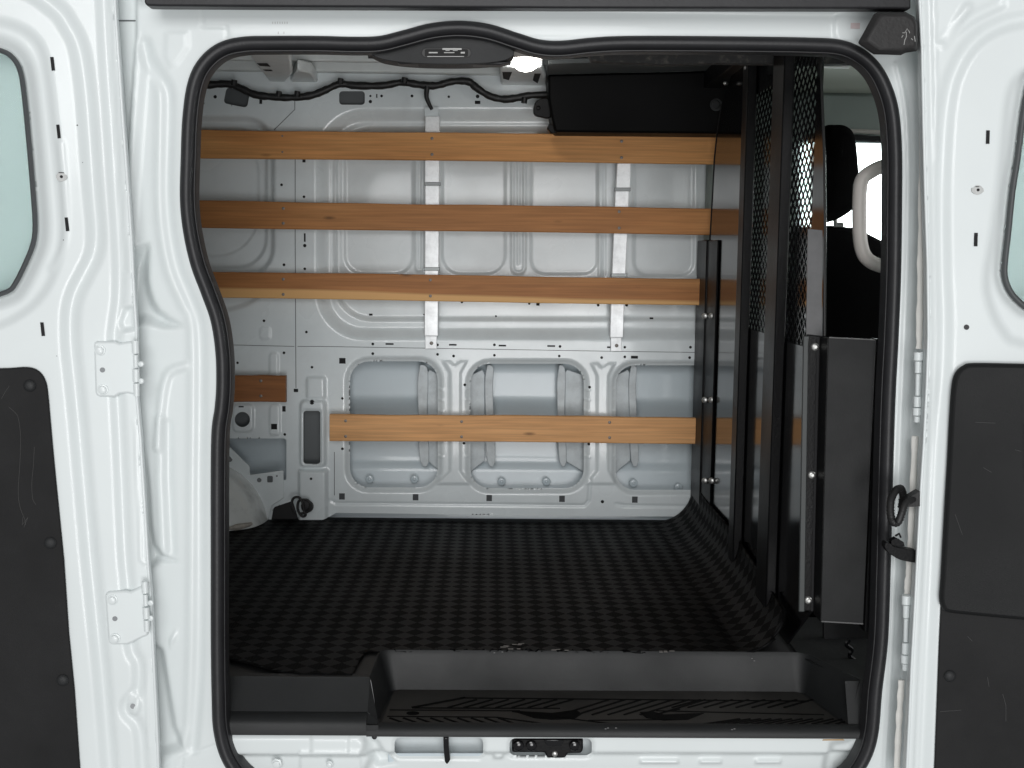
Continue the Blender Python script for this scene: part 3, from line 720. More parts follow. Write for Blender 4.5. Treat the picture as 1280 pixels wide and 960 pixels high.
# galvanised uprights
def strap(segs, tabs, foot, label):
    b = MB(); px0 = segs[0]; cen = at(sum(s[0] for s in segs)/len(segs)+9, 290, YS+.03)
    o = None
    for (xa, ya, xb, yb_, w) in segs:
        p = [at(xa, ya, YS+.024), at(xa+w, ya, YS+.024), at(xb+w, yb_, YS+.024), at(xb, yb_, YS+.024)]
        b.prism([p[3], p[2], p[1], p[0]], (0, .022, 0))
    o = b.build('metal_upright', GALV, None, origin=tuple(cen), bevel=.0015)
    tag(o, label, 'metal strap', 'galvanised uprights behind the slats')
    t = MB()
    for (x, y, w) in tabs: t.prism([at(x-1, y+3, YS+.020), at(x+w+1, y+3, YS+.020), at(x+w+1, y-1.5, YS+.020), at(x-1, y-1.5, YS+.020)], (0, .02, 0))
    t.build('clip_edge', mat('dark_clip', (.16, .17, .17), .35, metal=.6), o, bevel=.001)
    t = MB(); x0, x1, y0, y1 = foot
    t.prism([at(x0, y1, YW-.012), at(x1, y1, YW-.012), at(x1, y0, YW-.012), at(x0, y0, YW-.012)], (0, .008, 0)); t.build('foot_plate', GALV, o, bevel=.001)
    t = MB(); t.dome(at((x0+x1)/2+.5, y1-7, YW-.012), (0, -1, 0), .005, .002); t.build('rivet', SCREW, o)
strap([(531.5, 145, 531, 231.7, 18), (531.5, 231.5, 531, 336.2, 17.5), (531, 336, 530.5, 420, 17)], [(531.5, 229, 18), (531, 335.5, 17.5)], (531.5, 546, 417, 436), 'galvanised metal upright behind the slats, left one below the hanging cable end')
strap([(771.5, 204, 770, 237.2, 17), (769.3, 237, 765, 344.2, 17), (764.8, 344, 762.5, 422, 16.5)], [(769.5, 236, 18), (765, 343.5, 18)], (763.5, 777, 419, 439), 'galvanised metal upright behind the slats, right one under the black overhead box')
b = MB(); b.pp([(531, 134), (548, 134), (548, 146), (531, 146)], YS+.03, .01)
b.build('upright_top_bracket', INNER, van)

# ============================================================ FLOOR MAT
ymf = atz(760, 813.5, FZ).y; ymb = YW-.012
R = .10; xs = XP-.008-R
def mapm(U, V, H):
    U = np.asarray(U, float); t = np.clip((U-xs)/R, 0, math.pi/2); ex = np.maximum(U-xs-R*math.pi/2, 0)
    x = np.where(U < xs, U, xs+R*np.sin(t)); z = np.where(U < xs, 0, R*(1-np.cos(t)))+ex
    k = np.clip((V-ymf)/(ymb-ymf), 0, 1)
    z = z+.004*np.sin(V*9+1)*(t > 0)
    nx = -np.sin(t); nz = np.cos(t)
    wav = .0016*np.sin(U*7+V*3)+.0012*np.sin(V*15)
    return np.stack([x+nx*(H), V, FZ+z+nz*(H+wav)-.002], 1)
fl = lambda px, py: tuple(atz(px, py, FZ)[:2])
fe = [fl(455, 811.5), fl(440, 842), fl(372, 841), fl(345, 837), fl(300, 825), fl(250, 815)]
smid = xs+R*1.57
top = [(smid+.030, ymb), (smid+.020, ymb-.05), (smid+.012, ymb-.3), (smid+.004, ymb-.55), (smid-.012, ymf+.25), (smid-.02, ymf+.12), (smid-.028, ymf+.05), (smid-.05, ymf+.016), (xs+.04, ymf+.002)]
far = [(-1.6, ymb), fl(330, 668), fl(338, 640), fl(372, 662), fl(414, 652), fl(418, 643)]
oc = np.array([(-1.6, fl(250, 800)[1])]+[(-1.6, ymb+.0), (smid+.03, ymb)]+top[1:]+[fl(975, 815), fl(760, 813.5)]+fe)
ho = None
relief('floor_mat', MATM, None, mapm, (-1.6, smid+.05, ymf-.14, ymb+.004), .008, None, lambda P: sdf(P, oc), smooth=60, origin=(0, .8, FZ), solid=.004)
mo = bpy.data.objects['floor_mat']; tag(mo, 'black rubber floor mat with diamond pattern, curling up against the partition', 'floor mat')
# scuffed pale nicks on the mat's front edge
b = MB()
for x, y, l in ((700, 812.5, 9), (830, 814.5, 11), (642, 810.5, 8), (648, 805, 5), (630, 808, 6)):
    for k in range(5):
        xx = x+random.uniform(-l, l); p = atz(xx, y+random.uniform(-1, 1), FZ+.0035); b.box(p-Vector((.004*random.uniform(.4, 1.6), .001, .0005)), p+Vector((.004, .001, .0005)))
b.build('scuff', mat('scuffed_rubber', (.16, .15, .14), .9), mo)

# ============================================================ STEP TRAY
tray = MB()
yt2 = ymf-.020                      # tread rear edge depth
ZT = at(745, 864, yt2).z
ytf = atz(760, 905, ZT).y
SP = mat('step_plastic', (.013, .014, .0145), .48, spec=.4, bump=.5, bscale=1000, rvar=.1, noise=.25, nscale=8)
st = MB()
# riser as curved section from mat edge down to the tread (x range)
xl_t, xr_t = fl(474, 812)[0], fl(1003, 813)[0]
xl_b, xr_b = at(489, 864, yt2).x, at(1003, 866, yt2).x
def loft(sections):
    vs = []; m = len(sections[0])
    for S in sections: vs += S
    fs = [[i*m+j, i*m+j+1, (i+1)*m+j+1, (i+1)*m+j] for i in range(len(sections)-1) for j in range(m-1)]
    return vs, fs
# rim paths (top and bottom) as U shaped lines in plan
yft = atz(462, 845, FZ).y
topp = [Vector((fl(462, 845)[0], yft, FZ)), Vector((xl_t, ymf, FZ)), Vector((xr_t, ymf, FZ)), Vector((atz(1076, 850, FZ).x, atz(1076, 850, FZ).y, FZ))]
botp = [Vector((at(473, 904, ytf).x, ytf, ZT)), Vector((xl_b, yt2, ZT)), Vector((xr_b, yt2, ZT)), Vector((at(1060, 906, ytf).x, ytf, ZT))]
def roundu(P, r, n=7):
    out = [P[0]]
    for i in (1, 2):
        a = P[i]+(P[i-1]-P[i]).normalized()*r; c = P[i]+(P[i+1]-P[i]).normalized()*r
        for k in range(n+1):
            t = k/n; out.append(a*(1-t)**2+P[i]*2*t*(1-t)+c*t*t)
    out.append(P[3]); return out
T_ = roundu(topp, .028); B_ = roundu(botp, .014)
secs = []
for k, (t, o_) in enumerate(((0, 0), (0, 1), (.15, 2), (.4, 3), (.7, 4), (.92, 5), (1, 6))):
    row = []
    for a, c in zip(T_, B_):
        p = a.lerp(c, {0: 0, 1: .06, 2: .2, 3: .45, 4: .72, 5: .93, 6: 1}[o_])
        z = a.z+(c.z-a.z)*{0: 0, 1: .02, 2: .14, 3: .42, 4: .74, 5: .96, 6: 1}[o_]
        row.append(Vector((p.x, p.y, z)))
    secs.append(row)
vs, fs2 = loft(secs); st.add(vs, fs2)
# tread floor
st.add([v+Vector((0, 0, 0)) for v in B_], [list(range(len(B_)))])
# side plateaus
zb = FZ-.001
yfl = atz(290, 842, FZ).y
pl = [T_[0], *T_[1:9], Vector((T_[8].x, ymf+.03, FZ)), Vector((-1.0, ymf+.03, FZ)), Vector((-1.0, yfl, FZ))]
def flat(pts, z, down=.003):
    st.prism([(p[0], p[1], z) for p in pts], (0, 0, -down))
xL0 = fl(284, 842)[0]
flat([(xL0-.03, yfl), (T_[0].x, yfl), (T_[4].x, ymf), (T_[4].x, ymf+.04), (xL0-.03, ymf+.04)], FZ-.009)
flat([(T_[-1].x, T_[-1].y), (T_[-1].x+.12, T_[-1].y), (T_[-1].x+.12, ymf+.25), (T_[-4].x-.01, ymf+.25), (T_[-4].x-.01, ymf)], FZ-.008)
# left block front face, bulging to a lip
zl1 = at(600, 905, ytf).z; 
ylip = ytf-.020
def facex(x0, x1, prof, n=2):
    vs = []; m = len(prof)
    for i in range(n+1):
        x = x0+(x1-x0)*i/n; vs += [(x, y, z) for y, z in prof]
    st.add(vs, [[i*m+j, i*m+j+1, (i+1)*m+j+1, (i+1)*m+j] for i in range(n) for j in range(m-1)])
def atyz(py, y): return at(380, py, y).z
xb1 = T_[0].x
zlip_b = at(700, 921, ylip).z; zlip_t = at(700, 905, ylip).z
zlb = at(370, 918, ylip).z
facex(xL0-.016, xb1, [(yfl+.01, FZ-.003), (yfl-.002, FZ-.004), (yfl-.008, FZ-.012), (ytf, ZT+.02), (ytf-.004, zlip_t+.012), (ylip, zlip_t+.004), (ylip-.004, zlip_t-.004), (ylip-.004, zlb), (ylip+.03, zlb)])
# closing wall between block face and the well
st.add([(xb1, yfl-.002, FZ-.004), (xb1, yfl-.008, FZ-.012), (xb1, ytf, ZT+.02), (B_[0].x, ytf, ZT), (T_[0].x, T_[0].y, FZ)], [[0, 1, 2, 3, 4]])
facex(xb1, at(1078, 912, ylip).x, [(ytf, ZT), (ytf-.003, ZT+.003), (ytf-.010, ZT+.003), (ylip, ZT-.003), (ylip-.003, ZT-.010), (ylip-.003, zlip_b), (ylip+.03, zlip_b)])
st.add([(xb1, yfl-.008, FZ-.012), (xb1, ytf, ZT+.02), (xb1, ytf-.004, zlip_t+.012), (xb1, ylip, zlip_t+.004), (xb1, ylip-.004, zlip_t-.004), (xb1, ylip-.004, zlb), (xb1, ylip+.04, zlb), (xb1, ytf+.02, zlb)], [[0, 1, 2, 3, 4, 5, 6, 7]])
st.add([T_[0], (xb1, yfl-.008, FZ-.012), (xb1, ytf, ZT+.02), B_[0]], [[0, 1, 2, 3]])
st.box((xb1-.002, ylip-.001, zlb), (B_[0].x+.002, ytf+.010, ZT+.004)); st.add([(xb1, ytf-.002, ZT+.02), (xb1, ylip+.004, ZT+.002), (B_[0].x, ylip+.004, ZT+.002), (B_[0].x, ytf-.002, ZT+.004)], [[0, 1, 2, 3]])
# right end
xr = at(1078, 912, ylip).x
facex(B_[-1].x, xr+.02, [(T_[-1].y, FZ-.002), (T_[-1].y-.004, FZ-.01), (ytf, ZT+.004), (ytf-.003, ZT)])
stray = st.build('step_tray', SP, van, smooth=40)
# tread pattern
yy_ = lambda px, py: atz(px, py, ZT+.0024)
b = MB(); cB = sum(B_, Vector())/len(B_); b.prism([cB+(p-cB)*.985+Vector((0, 0, .0012)) for p in B_], (0, 0, -.001))
b.build('tread_plate', mat('tread_plate_rubber', (.040, .038, .035), .55, spec=.4, bump=.4, bscale=500, noise=.35, nscale=14), stray)
TRD = mat('tread_groove', (.003, .003, .003), .9, spec=.1)
b = MB()
def gl(p, q, w=.0035):
    a, c = yy_(*p), yy_(*q); d = (c-a); n = Vector((-d.y, d.x, 0)).normalized()*w/2
    b.prism([a-n, c-n, c+n, a+n], (0, 0, -.0015))
gl((515, 884), (582, 871.5), .006); gl((575, 872), (1010, 876), .0035); gl((487, 887), (650, 888), .0025); gl((640, 889), (770, 905), .0025); gl((820, 888), (1030, 893), .0025)
gl((484, 895), (620, 896), .0025); gl((620, 896), (680, 904), .003); gl((680, 904.5), (1050, 905.5), .003); gl((515, 884.5), (700, 885), .003); gl((735, 900), (840, 899), .002); gl((830, 890), (850, 886), .003)
for k in range(22):
    x = 560+k*20
    if x > 985: break
    lo = 884 if x < 690 or x > 830 else 893
    gl((x, lo+ (0)), (x+(36 if lo == 884 else 62), 874), .0042)
for k in range(9): gl((487+k*17, 897), (506+k*17, 903.5), .004)
for k in range(13): gl((880+k*15, 904.5), (925+k*13, 898), .0038)
for q in ([(640, 888), (690, 891), (720, 887), (727, 892), (718, 898), (690, 899), (668, 897)], [(800, 890), (815, 889), (830, 893), (880, 891), (860, 899), (830, 900), (808, 897)]):
    b.prism([yy_(*p) for p in q], (0, 0, -.0014))
c_e = yy_(516, 891); b.prism([c_e+Vector((.0115*math.cos(t*math.pi/8), .0075*math.sin(t*math.pi/8), 0)) for t in range(16)], (0, 0, -.0014))
b.build('tread_pattern', TRD, stray, smooth=None)
b = MB(); 
for x, y in ((940, 823), (943, 826), (618, 816), (628, 815), (520, 877), (760, 910), (770, 910), (757, 911), (918, 911), (915, 912)):
    p = at(x, y, ylip-.006 if y > 905 else ymf-.016); b.box(p-Vector((.0016, .0004, .0008)), p+Vector((.0016, .0004, .0008)))
b.build('scuff', mat('tray_scuff', (.14, .14, .14), .9), stray)
# black well between tray and partition on the right
b = MB(); b.pp([(1030, 770), (1100, 770), (1100, 900), (1080, 900), (1080, 850), (1030, 845)], .32, .01); b.build('dark_side_trim', DARK, van)
b = MB(); b.tube([at(x, y, .2) for x, y in cat([(1062, 800), (1058, 806), (1065, 812), (1062, 820), (1070, 826)], n=4)], .004, 6); b.build('seat_belt_bolt', BLKMET, van)

# ============================================================ SILL BELOW THE TRAY
YSL = ylip+.006
fsl = Fr((0, YSL, CAM.z), (1, 0, 0), (0, 0, 1))
sf = Feat(fsl, [('in', [(270, 938), (1090, 940), (1090, 1010), (270, 1010)], -.016, .014), ('in', [(270, 912), (452, 912), (466, 925), (470, 950), (440, 1010), (270, 1010)], .010, .016),
                ('in', [(455, 915), (475, 925), (490, 950), (500, 960), (470, 965), (450, 940)], -.010, .012),
                ('in', rr(373, 934, 452, 990, 4), .003, .004), ('in', rr(389, 905, 438, 940, 3), .003, .004), ('out', rr(493, 923, 604, 951, 7), -.004, .006), ('out', rr(637, 924, 740, 950, 7), -.004, .006),
                ('in', [(613, 943), (633, 943), (630, 954), (616, 954)], .008, .008),
                ('in', [(800, 952), (850, 952), (852, 960), (800, 960)], .005, .005), ('in', [(875, 952), (905, 952), (905, 960), (875, 960)], .005, .005), ('in', [(945, 952), (980, 952), (980, 960), (945, 960)], .005, .005),
                ('in', [(1035, 925), (1075, 918), (1080, 1000), (1020, 1000), (1030, 950)], -.012, .02)])
sh_ = [fsl.poly(rr(493, 923, 604, 951, 7)), fsl.poly(rr(637, 924, 740, 950, 7))]
a0, b0 = fsl.uv(262, 1000); a1, b1 = fsl.uv(1095, 913)
relief('door_sill', PAINT, van, fsl.map, (a0, a1, b0, b1), .003, sf, lambda P: np.maximum(-sdf(P, sh_[0]), -sdf(P, sh_[1])))
b = MB(); b.pp([(480, 915), (760, 915), (760, 965), (480, 965)], YSL+.055, .003); b.build('sill_inner_skin', INNER, van)
b = MB(); b.prism([at(485, 941, YSL+.02), at(610, 941, YSL+.02), at(610, 943, YSL+.05), at(485, 943, YSL+.05)], (0, 0, -.02)); b.build('sill_ledge', SKIN, van, bevel=.002)
b = MB(); b.pp([(554, 922), (561, 922), (561, 934), (563, 950), (559, 956), (556, 953), (554.5, 938)], YSL-.01, .03); b.build('sill_latch_tongue', BLKMET, van, bevel=.002)
latch = MB(); latch.pp([(640, 924), (729, 924), (729, 938), (726, 942), (710, 942), (706, 948), (684, 948), (681, 941), (640, 941)], YSL+.015, .02)
latch_o = latch.build('door_latch', BLKPC, van, bevel=.003)
b = MB(); 
for x in (648, 664, 718): b.lathe(at(x, 931, YSL+.015), (0, -1, 0), [(.0095, 0), (.0095, .006), (.006, .008)], 16)
b.pp([(680, 925), (705, 925), (702, 933), (684, 933)], YSL+.005, .01); b.build('latch_bolt', BLKMET, latch_o, bevel=.001)
b = MB(); b.dome(at(693.5, 942, YSL+.014), (0, -1, 0), .0052, .004); b.build('latch_stud', STEEL, latch_o)
b = MB()
for x, y, r in ((346, 954, .0062), (412, 955, .004)): b.lathe(at(x, y, YSL-.007), (0, -1, 0), [(r*1.5, 0), (r*1.5, .002), (r, .003), (r, .006), (r*.6, .0065)], 6 if x == 346 else 14)
b.build('sill_bolt', PAINT, van)
b = MB(); b.pp([(1029, 924.2), (1054, 924), (1056, 925.6), (1028, 925.8)], YSL-.0008, .0006); b.build('rust_streak', RUST, van)
b = MB(); b.dome(at(468, 921, YSL-.005), (0, -1, 0), .0045, .003); b.cyl(at(1074, 962, .01), at(1066, 960, .01), .018, 16); b.build('black_plug', RUBBER, van)

# ============================================================ BODY SIDE FRAME
SEAL = [(239, 150), (237, 200), (236, 250), (240, 290), (249, 330), (262, 365), (274, 400), (280, 440), (281, 480), (279, 510), (275, 540), (274, 600), (274, 700), (274, 800), (275, 870), (277, 910), (287, 945), (308, 972), (340, 986),
        (640, 990), (1020, 986), (1056, 972), (1076, 948), (1087, 915), (1092, 860), (1099, 800), (1102, 720), (1105, 600), (1108, 500), (1112, 420), (1115, 340), (1116, 260), (1116, 190), (1112, 140), (1102, 107), (1088, 84), (1068, 68), (1045, 60), (1010, 58), (960, 57), (860, 56), (780, 56), (740, 58), (700, 62), (672, 60), (645, 52), (610, 41), (575, 37), (540, 40), (505, 49), (475, 56), (440, 57), (400, 56), (340, 56), (305, 57), (278, 64), (257, 82), (245, 108)]
sealp = cat(SEAL, True, 4)
fb = Fr((0, 0, CAM.z), (1, 0, 0), (0, 0, 1))
SP_ = fb.poly(sealp)
G = cat([(180, 55), (186, 75), (198, 94), (208, 112), (210, 135), (209, 180), (208, 240), (212, 290), (221, 335), (236, 372), (247, 402), (250, 440), (250, 520), (249, 600), (249, 720), (248, 820), (244, 890), (240, 935)], n=4)
bf = [
    ('bead', G, -.0065, .017),
    ('in', [(60, -60), (172, -60), (172, 40), (168, 90), (162, 180), (158, 260), (100, 260)], -.010, .006),
    ('in', cat([(178, 20), (184, 60), (200, 96), (203, 130), (202, 240), (206, 300), (216, 345), (232, 380), (243, 410), (243, 560), (242, 700), (240, 850), (232, 930), (170, 960), (150, 800), (150, 500), (160, 250), (170, 100)], True, 3), -.006, .02),
    ('in', cat([(150, 330), (186, 300), (188, 350), (200, 385), (232, 408), (205, 414), (178, 408), (150, 410)], True, 3), -.022, .022),
    ('bead', cat([(196, 560), (199, 520), (208, 470), (230, 458)], n=4), .005, .012), ('bead', [(200, 525), (199, 600), (203, 690)], .004, .013), ('bead', [(209, 530), (210, 600), (214, 690)], -.003, .012),
    ('in', cat([(176, 560), (188, 600), (196, 680), (226, 703), (200, 708), (178, 704)], True, 3), -.016, .02),
    ('in', [(176, 790), (206, 812), (222, 910), (236, 942), (200, 948), (178, 940)], -.014, .018), ('in', [(222, 782), (209, 800), (211, 818), (220, 800)], .004, .006),
    ('bead', cat([(225, 1000), (227, 950), (238, 944), (270, 932)], n=4), -.003, .004),
    ('in', [(205, 37), (237, 37), (238, 60), (222, 84), (211, 88), (203, 70)], .0018, .008), ('bead', [(252, 10), (253, 33), (282, 33), (284, 45)], -.0015, .004),
    # header: rolls outward at the top
    ('in', [(100, -80), (1165, -80), (1165, 22), (640, 14), (176, 12)], .04, .040),
    ('bead', [(515, 30), (530, 26), (590, 26), (604, 30)], .002, .003), ('bead', [(645, 46.5), (780, 47.5)], -.0015, .0025),
    ('in', rr(1040, 16, 1090, 54, 12), .004, .006),
    # right pillar: face turning outward
    ('in', [(1147, 76), (1150, 160), (1149, 300), (1146, 420), (1140, 560), (1135, 700), (1128, 830), (1121, 960), (1117, 1040), (1400, 1040), (1400, 60)], .055, .020),
    ('bead', cat([(1120, 80), (1131, 130), (1135, 200), (1134, 300), (1130, 420), (1124, 560), (1118, 700), (1112, 840), (1105, 960)], n=3), .004, .006),
    ('bead', [(1143, 500), (1137, 700), (1128, 960)], .003, .004),
]
bfe = Feat(fb, bf)
a0, b0 = fb.uv(130, 1010); a1, b1 = fb.uv(1215, -30)
relief('body_side_frame', PAINT, van, fb.map, (a0, a1, b0, b1), .0034, bfe, lambda P: -sdf(P, SP_))
# rest of the outer side
b = MB(); za, zb_ = b0, b1
wx0, wx1 = a0+.004, a1-.004
b.box((-2.12, .012, CAM.z+b0-.25), (wx0, .04, ZR+.1)); b.box((wx1, .012, CAM.z+b0-.25), (2.2, .04, ZR+.1)); b.box((wx0, .012, CAM.z+b0-.25), (wx1, .04, CAM.z+b0+.003))
b.box((wx0, .012, CAM.z+b1-.003), (wx1, .05, ZR+.1))
b.build('body_side_outer', PAINT, van)
b = MB(); b.pp([(120, 25), (170, 25), (170, 26.6), (120, 26.6)], .0085, .002) ; b.build('panel_seam', CAVG, van)
# drip strip along the top
b = MB(); b.pp([(181, -12), (1139, -10), (1139, 11), (1120, 10.5), (700, 10), (640, 9.5), (400, 8.5), (200, 7.5), (183, 7), (180, 3)], -.075, .03); b.build('drip_strip', RUBBER, van, bevel=.004)
# faint embossed marks in the header
b = MB()
for k in range(7): p = surf(341+k*3, 28.6, fb, bfe, .0006); b.box(p-Vector((.0008, .0002, .0018)), p+Vector((.0008, .0002, .0018)))
for x in (348, 355): p = surf(x, 41, fb, bfe, .0006); b.box(p-Vector((.0008, .0002, .0018)), p+Vector((.0008, .0002, .0018)))
b.build('stamped_mark', mat('stamped_grey', (.55, .56, .56), .5), van)
p = surf(1068, 33, fb, bfe, .0008); b = MB(); b.box(p-Vector((.0075, .0004, .0045)), p+Vector((.0075, .0004, .0045))); b.build('sticker', mat('pinkish_sticker', (.62, .52, .52), .6), van)
# weather seal swept around the opening
def sweep(path2, y, prof):
    P = [at(a, c, y) for a, c in path2]; m = len(P); k = len(prof); vs = []
    cen = sum(P, Vector())/m
    for i in range(m):
        t = (P[(i+1) % m]-P[i-1]).normalized(); n = t.cross(Vector((0, 1, 0))).normalized()
        # keep n pointing outward using orientation of the path
        n = n*SG
        vs += [P[i]+n*a+Vector((0, -d, 0)) for a, d in prof]
    fs = [[i*k+j, i*k+(j+1) % k, ((i+1) % m)*k+(j+1) % k, ((i+1) % m)*k+j] for i in range(m) for j in range(k)]
    return vs, fs
P0 = [at(a, c, 0) for a, c in sealp]
ar = sum(P0[i].x*P0[(i+1) % len(P0)].z-P0[(i+1) % len(P0)].x*P0[i].z for i in range(len(P0)))
t0 = (P0[1]-P0[-1]).normalized(); n0 = t0.cross(Vector((0, 1, 0)))
SG = 1 if n0.x < 0 else -1          # first point is on the left edge: outward = -x
prof = [(.0125, -.006), (.0135, .004), (.0118, .011), (.007, .016), (.001, .018), (-.0045, .0155), (-.0075, .010), (-.0085, .006), (-.0092, .0045), (-.0098, .0065), (-.0112, .0065), (-.0120, .003), (-.0122, -.022), (-.010, -.022), (-.008, -.006)]
b = MB(); b.add(*sweep(cat(SEAL, True, 6), 0, prof)); b.build('door_seal', RUBBER, van, smooth=50)
# header cover with recessed grip
hc = MB()
up = [p for p in cat([(457, 66), (475, 66), (505, 60), (540, 48), (575, 45), (610, 49), (630, 56), (643, 64)], n=5)]
lo_ = cat([(642, 69), (630, 75.5), (598, 79.5), (545, 80), (505, 78), (478, 74), (466, 69)], n=4)
hc.pp([(457, 64)]+up+lo_, .012, .05); hdr = hc.build('header_cover', PLAST, van, bevel=.004)
b = MB(); b.pp(rr(527, 60, 589, 72, 5.5), .0105, .004); b.build('grip_recess', mat('grip_rim', (.05, .05, .05), .5, spec=.3), hdr, bevel=.001)
b = MB(); b.pp(rr(531, 61.5, 585, 70.8, 2), .0095, .003); b.build('grip_slot', mat('grip_dark', (.005, .005, .005), .5, spec=.2), hdr)
b = MB()
for (x0, x1, y0, y1) in ((553, 577, 60.2, 62.2), (536, 547, 65, 66.5), (555, 568, 65.2, 66.2), (576, 581, 64.8, 66.8), (534, 580, 70.2, 71), (557, 562, 62.6, 63.4), (566, 572, 62.8, 63.5)):
    b.pp([(x0, y0), (x1, y0), (x1, y1), (x0, y1)], .0085, .002)
b.build('grip_glint', mat('grip_label_glint', (.30, .30, .29), .3), hdr)  # pale bars paint in the grip's reflections and its unreadable lettering
b = MB(); b.pp([(493, 76), (640, 77), (625, 81), (500, 80)], .02, .03); b.build('cover_lip', RUBBER, hdr, bevel=.002)
# black header strip inside, right of the lamp (worn foam)
b = MB(); b.pp([(735, 66), (800, 63), (1075, 64), (1075, 79), (1010, 80), (900, 78), (835, 80), (740, 76)], .45, .03); b.build('roof_foam', mat('peeling_foam', (.02, .02, .02), .8, col2=(.10, .09, .08), nscale=70, nmin=.52, nmax=.7, bump=1.0, bscale=90), van)
# black wedge shaped hinge cover at the upper right
w = MB()
A = [(1072, 54), (1092, 18), (1097, 15), (1132, 15), (1143, 21), (1147, 30), (1147, 64), (1132, 66), (1126, 69), (1092, 68)]
yA = -.095
fpts = [at(x, y, yA) for x, y in A]; bk = [at(x, y, -.03) for x, y in A]
n = len(A); cenw = sum(fpts, Vector())/n
ins = [cenw+(p-cenw)*.80+Vector((0, -.012, 0)) for p in fpts]
w.add(bk+fpts+ins, [[i, (i+1) % n, n+(i+1) % n, n+i] for i in range(n)]+[[n+i, n+(i+1) % n, 2*n+(i+1) % n, 2*n+i] for i in range(n)]+[[2*n+i for i in range(n)]])
wed = w.build('corner_cover', mat('black_soft_plastic', (.016, .015, .015), .6, bump=.8, bscale=200), van, bevel=.003)
b = MB()
for pth in ([(1130, 56), (1131, 50), (1133, 46), (1133, 40)], [(1128, 41), (1131, 41), (1134, 36), (1137, 40), (1137, 41.5)], [(1139, 48), (1141, 50)], [(1143, 45), (1144, 52)], [(1127, 47), (1129, 44)]):
    b.tube([at(x, y, yA-.0125) for x, y in pth], .0006, 4)
b.build('scribbled_arrow', MARK, wed)

# grab handle inside
b = MB()
gh = cat([(1125, 205), (1104, 208), (1090, 214), (1078, 224), (1074.5, 245), (1074.5, 290), (1079, 316), (1090, 328), (1108, 334), (1128, 336)], n=6)
b.tube([at(x, y, .16) for x, y in gh], .0125, 14, ry=.014); b.build('grab_handle', CREAM, van, smooth=60)

# coiled cable and door strap in the right gap
b = MB()
ck = cat([(1113, 634), (1113, 622), (1118, 612), (1124, 610), (1128, 618), (1128, 632), (1124, 648), (1127, 656), (1119, 657), (1113, 648), (1114, 640)], n=6)
ring = cat([(1150, 624), (1140, 624), (1131, 630), (1127, 642), (1122, 653), (1116, 652), (1113, 640), (1114, 624), (1120, 613), (1126, 611), (1129, 620), (1127, 634)], n=8)
b.tube([at(x, y, -.085-.03*math.sin(i*.05)) for i, (x, y) in enumerate(ring)], .0062, 10, rf=lambda t: 1+.10*math.sin(t*240))
b.pp([(1128, 627), (1150, 614), (1150, 633), (1130, 634)], -.10, .02)
b.build('corrugated_cable', CABLE, van, smooth=60, bevel=0)
b = MB()
b.pp(cat([(1106, 682), (1108, 678), (1114, 680), (1120, 684), (1150, 690), (1150, 703), (1126, 700), (1112, 692), (1107, 686)], True, 3), -.08, .018)
b.pp([(1114, 676), (1120, 672), (1130, 678), (1131, 683), (1114, 683)], -.075, .012); b.tube([at(x, y, -.078) for x, y in ((1119, 670), (1124, 667), (1126, 672))], .002, 6)
b.build('door_check_strap', BLKPC, van, bevel=.002)

# ============================================================ DOORS
def door(name, fr, edge, feats, rngpx, winpoly, label, yback=.03):
    H = Feat(fr, feats)
    E2 = []
    for i in range(len(edge)):
        a = edge[i]; c = edge[(i+1) % len(edge)]; k = max(1, int(math.dist(a, c)/5))
        E2 += [(a[0]+(c[0]-a[0])*j/k, a[1]+(c[1]-a[1])*j/k) for j in range(k)]
    edge = E2; ep = fr.poly(edge); wp = fr.poly(winpoly)
    us = [fr.uv(x, y) for x in rngpx[:2] for y in rngpx[2:]]
    ua, ub = min(u for u, v in us), max(u for u, v in us); va, vb = min(v for u, v in us), max(v for u, v in us)
    o = relief(name, PAINT, van, fr.map, (ua, ub, va, vb), .0032, H, lambda P: np.maximum(sdf(P, ep), -sdf(P, wp)))
    if label: o['label'] = label
    # edge skirt and outer skin so the door has thickness
    m = MB(); E = [fr.uv(x, y) for x, y in edge]; n = len(E)
    hs = H(np.array([e[0] for e in E]), np.array([e[1] for e in E]))
    F1 = [fr.w(u, v, float(h)) for (u, v), h in zip(E, hs)]; B1 = [fr.w(u, v, -yback) for u, v in E]
    m.add(F1+B1, [[i, (i+1) % n, n+(i+1) % n, n+i] for i in range(n)])
    m.build('door_edge', PAINT, o)
    m = MB(); iv = [i for i in range(n) if (190 < edge[i][0]+1e-6 or 1) and not (edge[i][0] < -80 or edge[i][0] > 1360 or edge[i][1] < -35 or edge[i][1] > 1010)]
    m.tube([F1[i]+fr.N*-.001 for i in iv], .0026, 8); m.build('door_hem', PAINT, o, smooth=60)
    # outer skin with the window left open
    relief('door_outer_skin', PAINT, o, lambda U, V, Hh: fr.map(U, V, Hh-yback), (ua, ub, va, vb), .006, None, lambda P: np.maximum(sdf(P, ep), -sdf(P, wp)))
    return o, H
def band(pts, w): return pts
al = math.radians(7)
fl_ = Fr(at(172, 480, -.045), (math.cos(al), math.sin(al), 0), (0, 0, 1))
Lg1 = cat([(-80, -25), (20, -18), (66, 8), (84, 30), (98, 60), (106, 110), (111, 170), (116, 240), (120, 290), (117, 318), (106, 342), (94, 366), (88, 392), (88, 430), (92, 470), (98, 530), (105, 610), (112, 690), (119, 760), (128, 850), (137, 960), (140, 1010)], n=4)
Lg2 = cat([(128, -30), (131, 40), (134, 90), (139, 160), (144, 240), (149, 320), (149, 370), (145, 402), (143, 430), (147, 500), (151, 580), (156, 690), (160, 735), (164, 808), (173, 830), (172, 862), (158, 880), (160, 893), (174, 912), (178, 960), (180, 1010)], n=4)
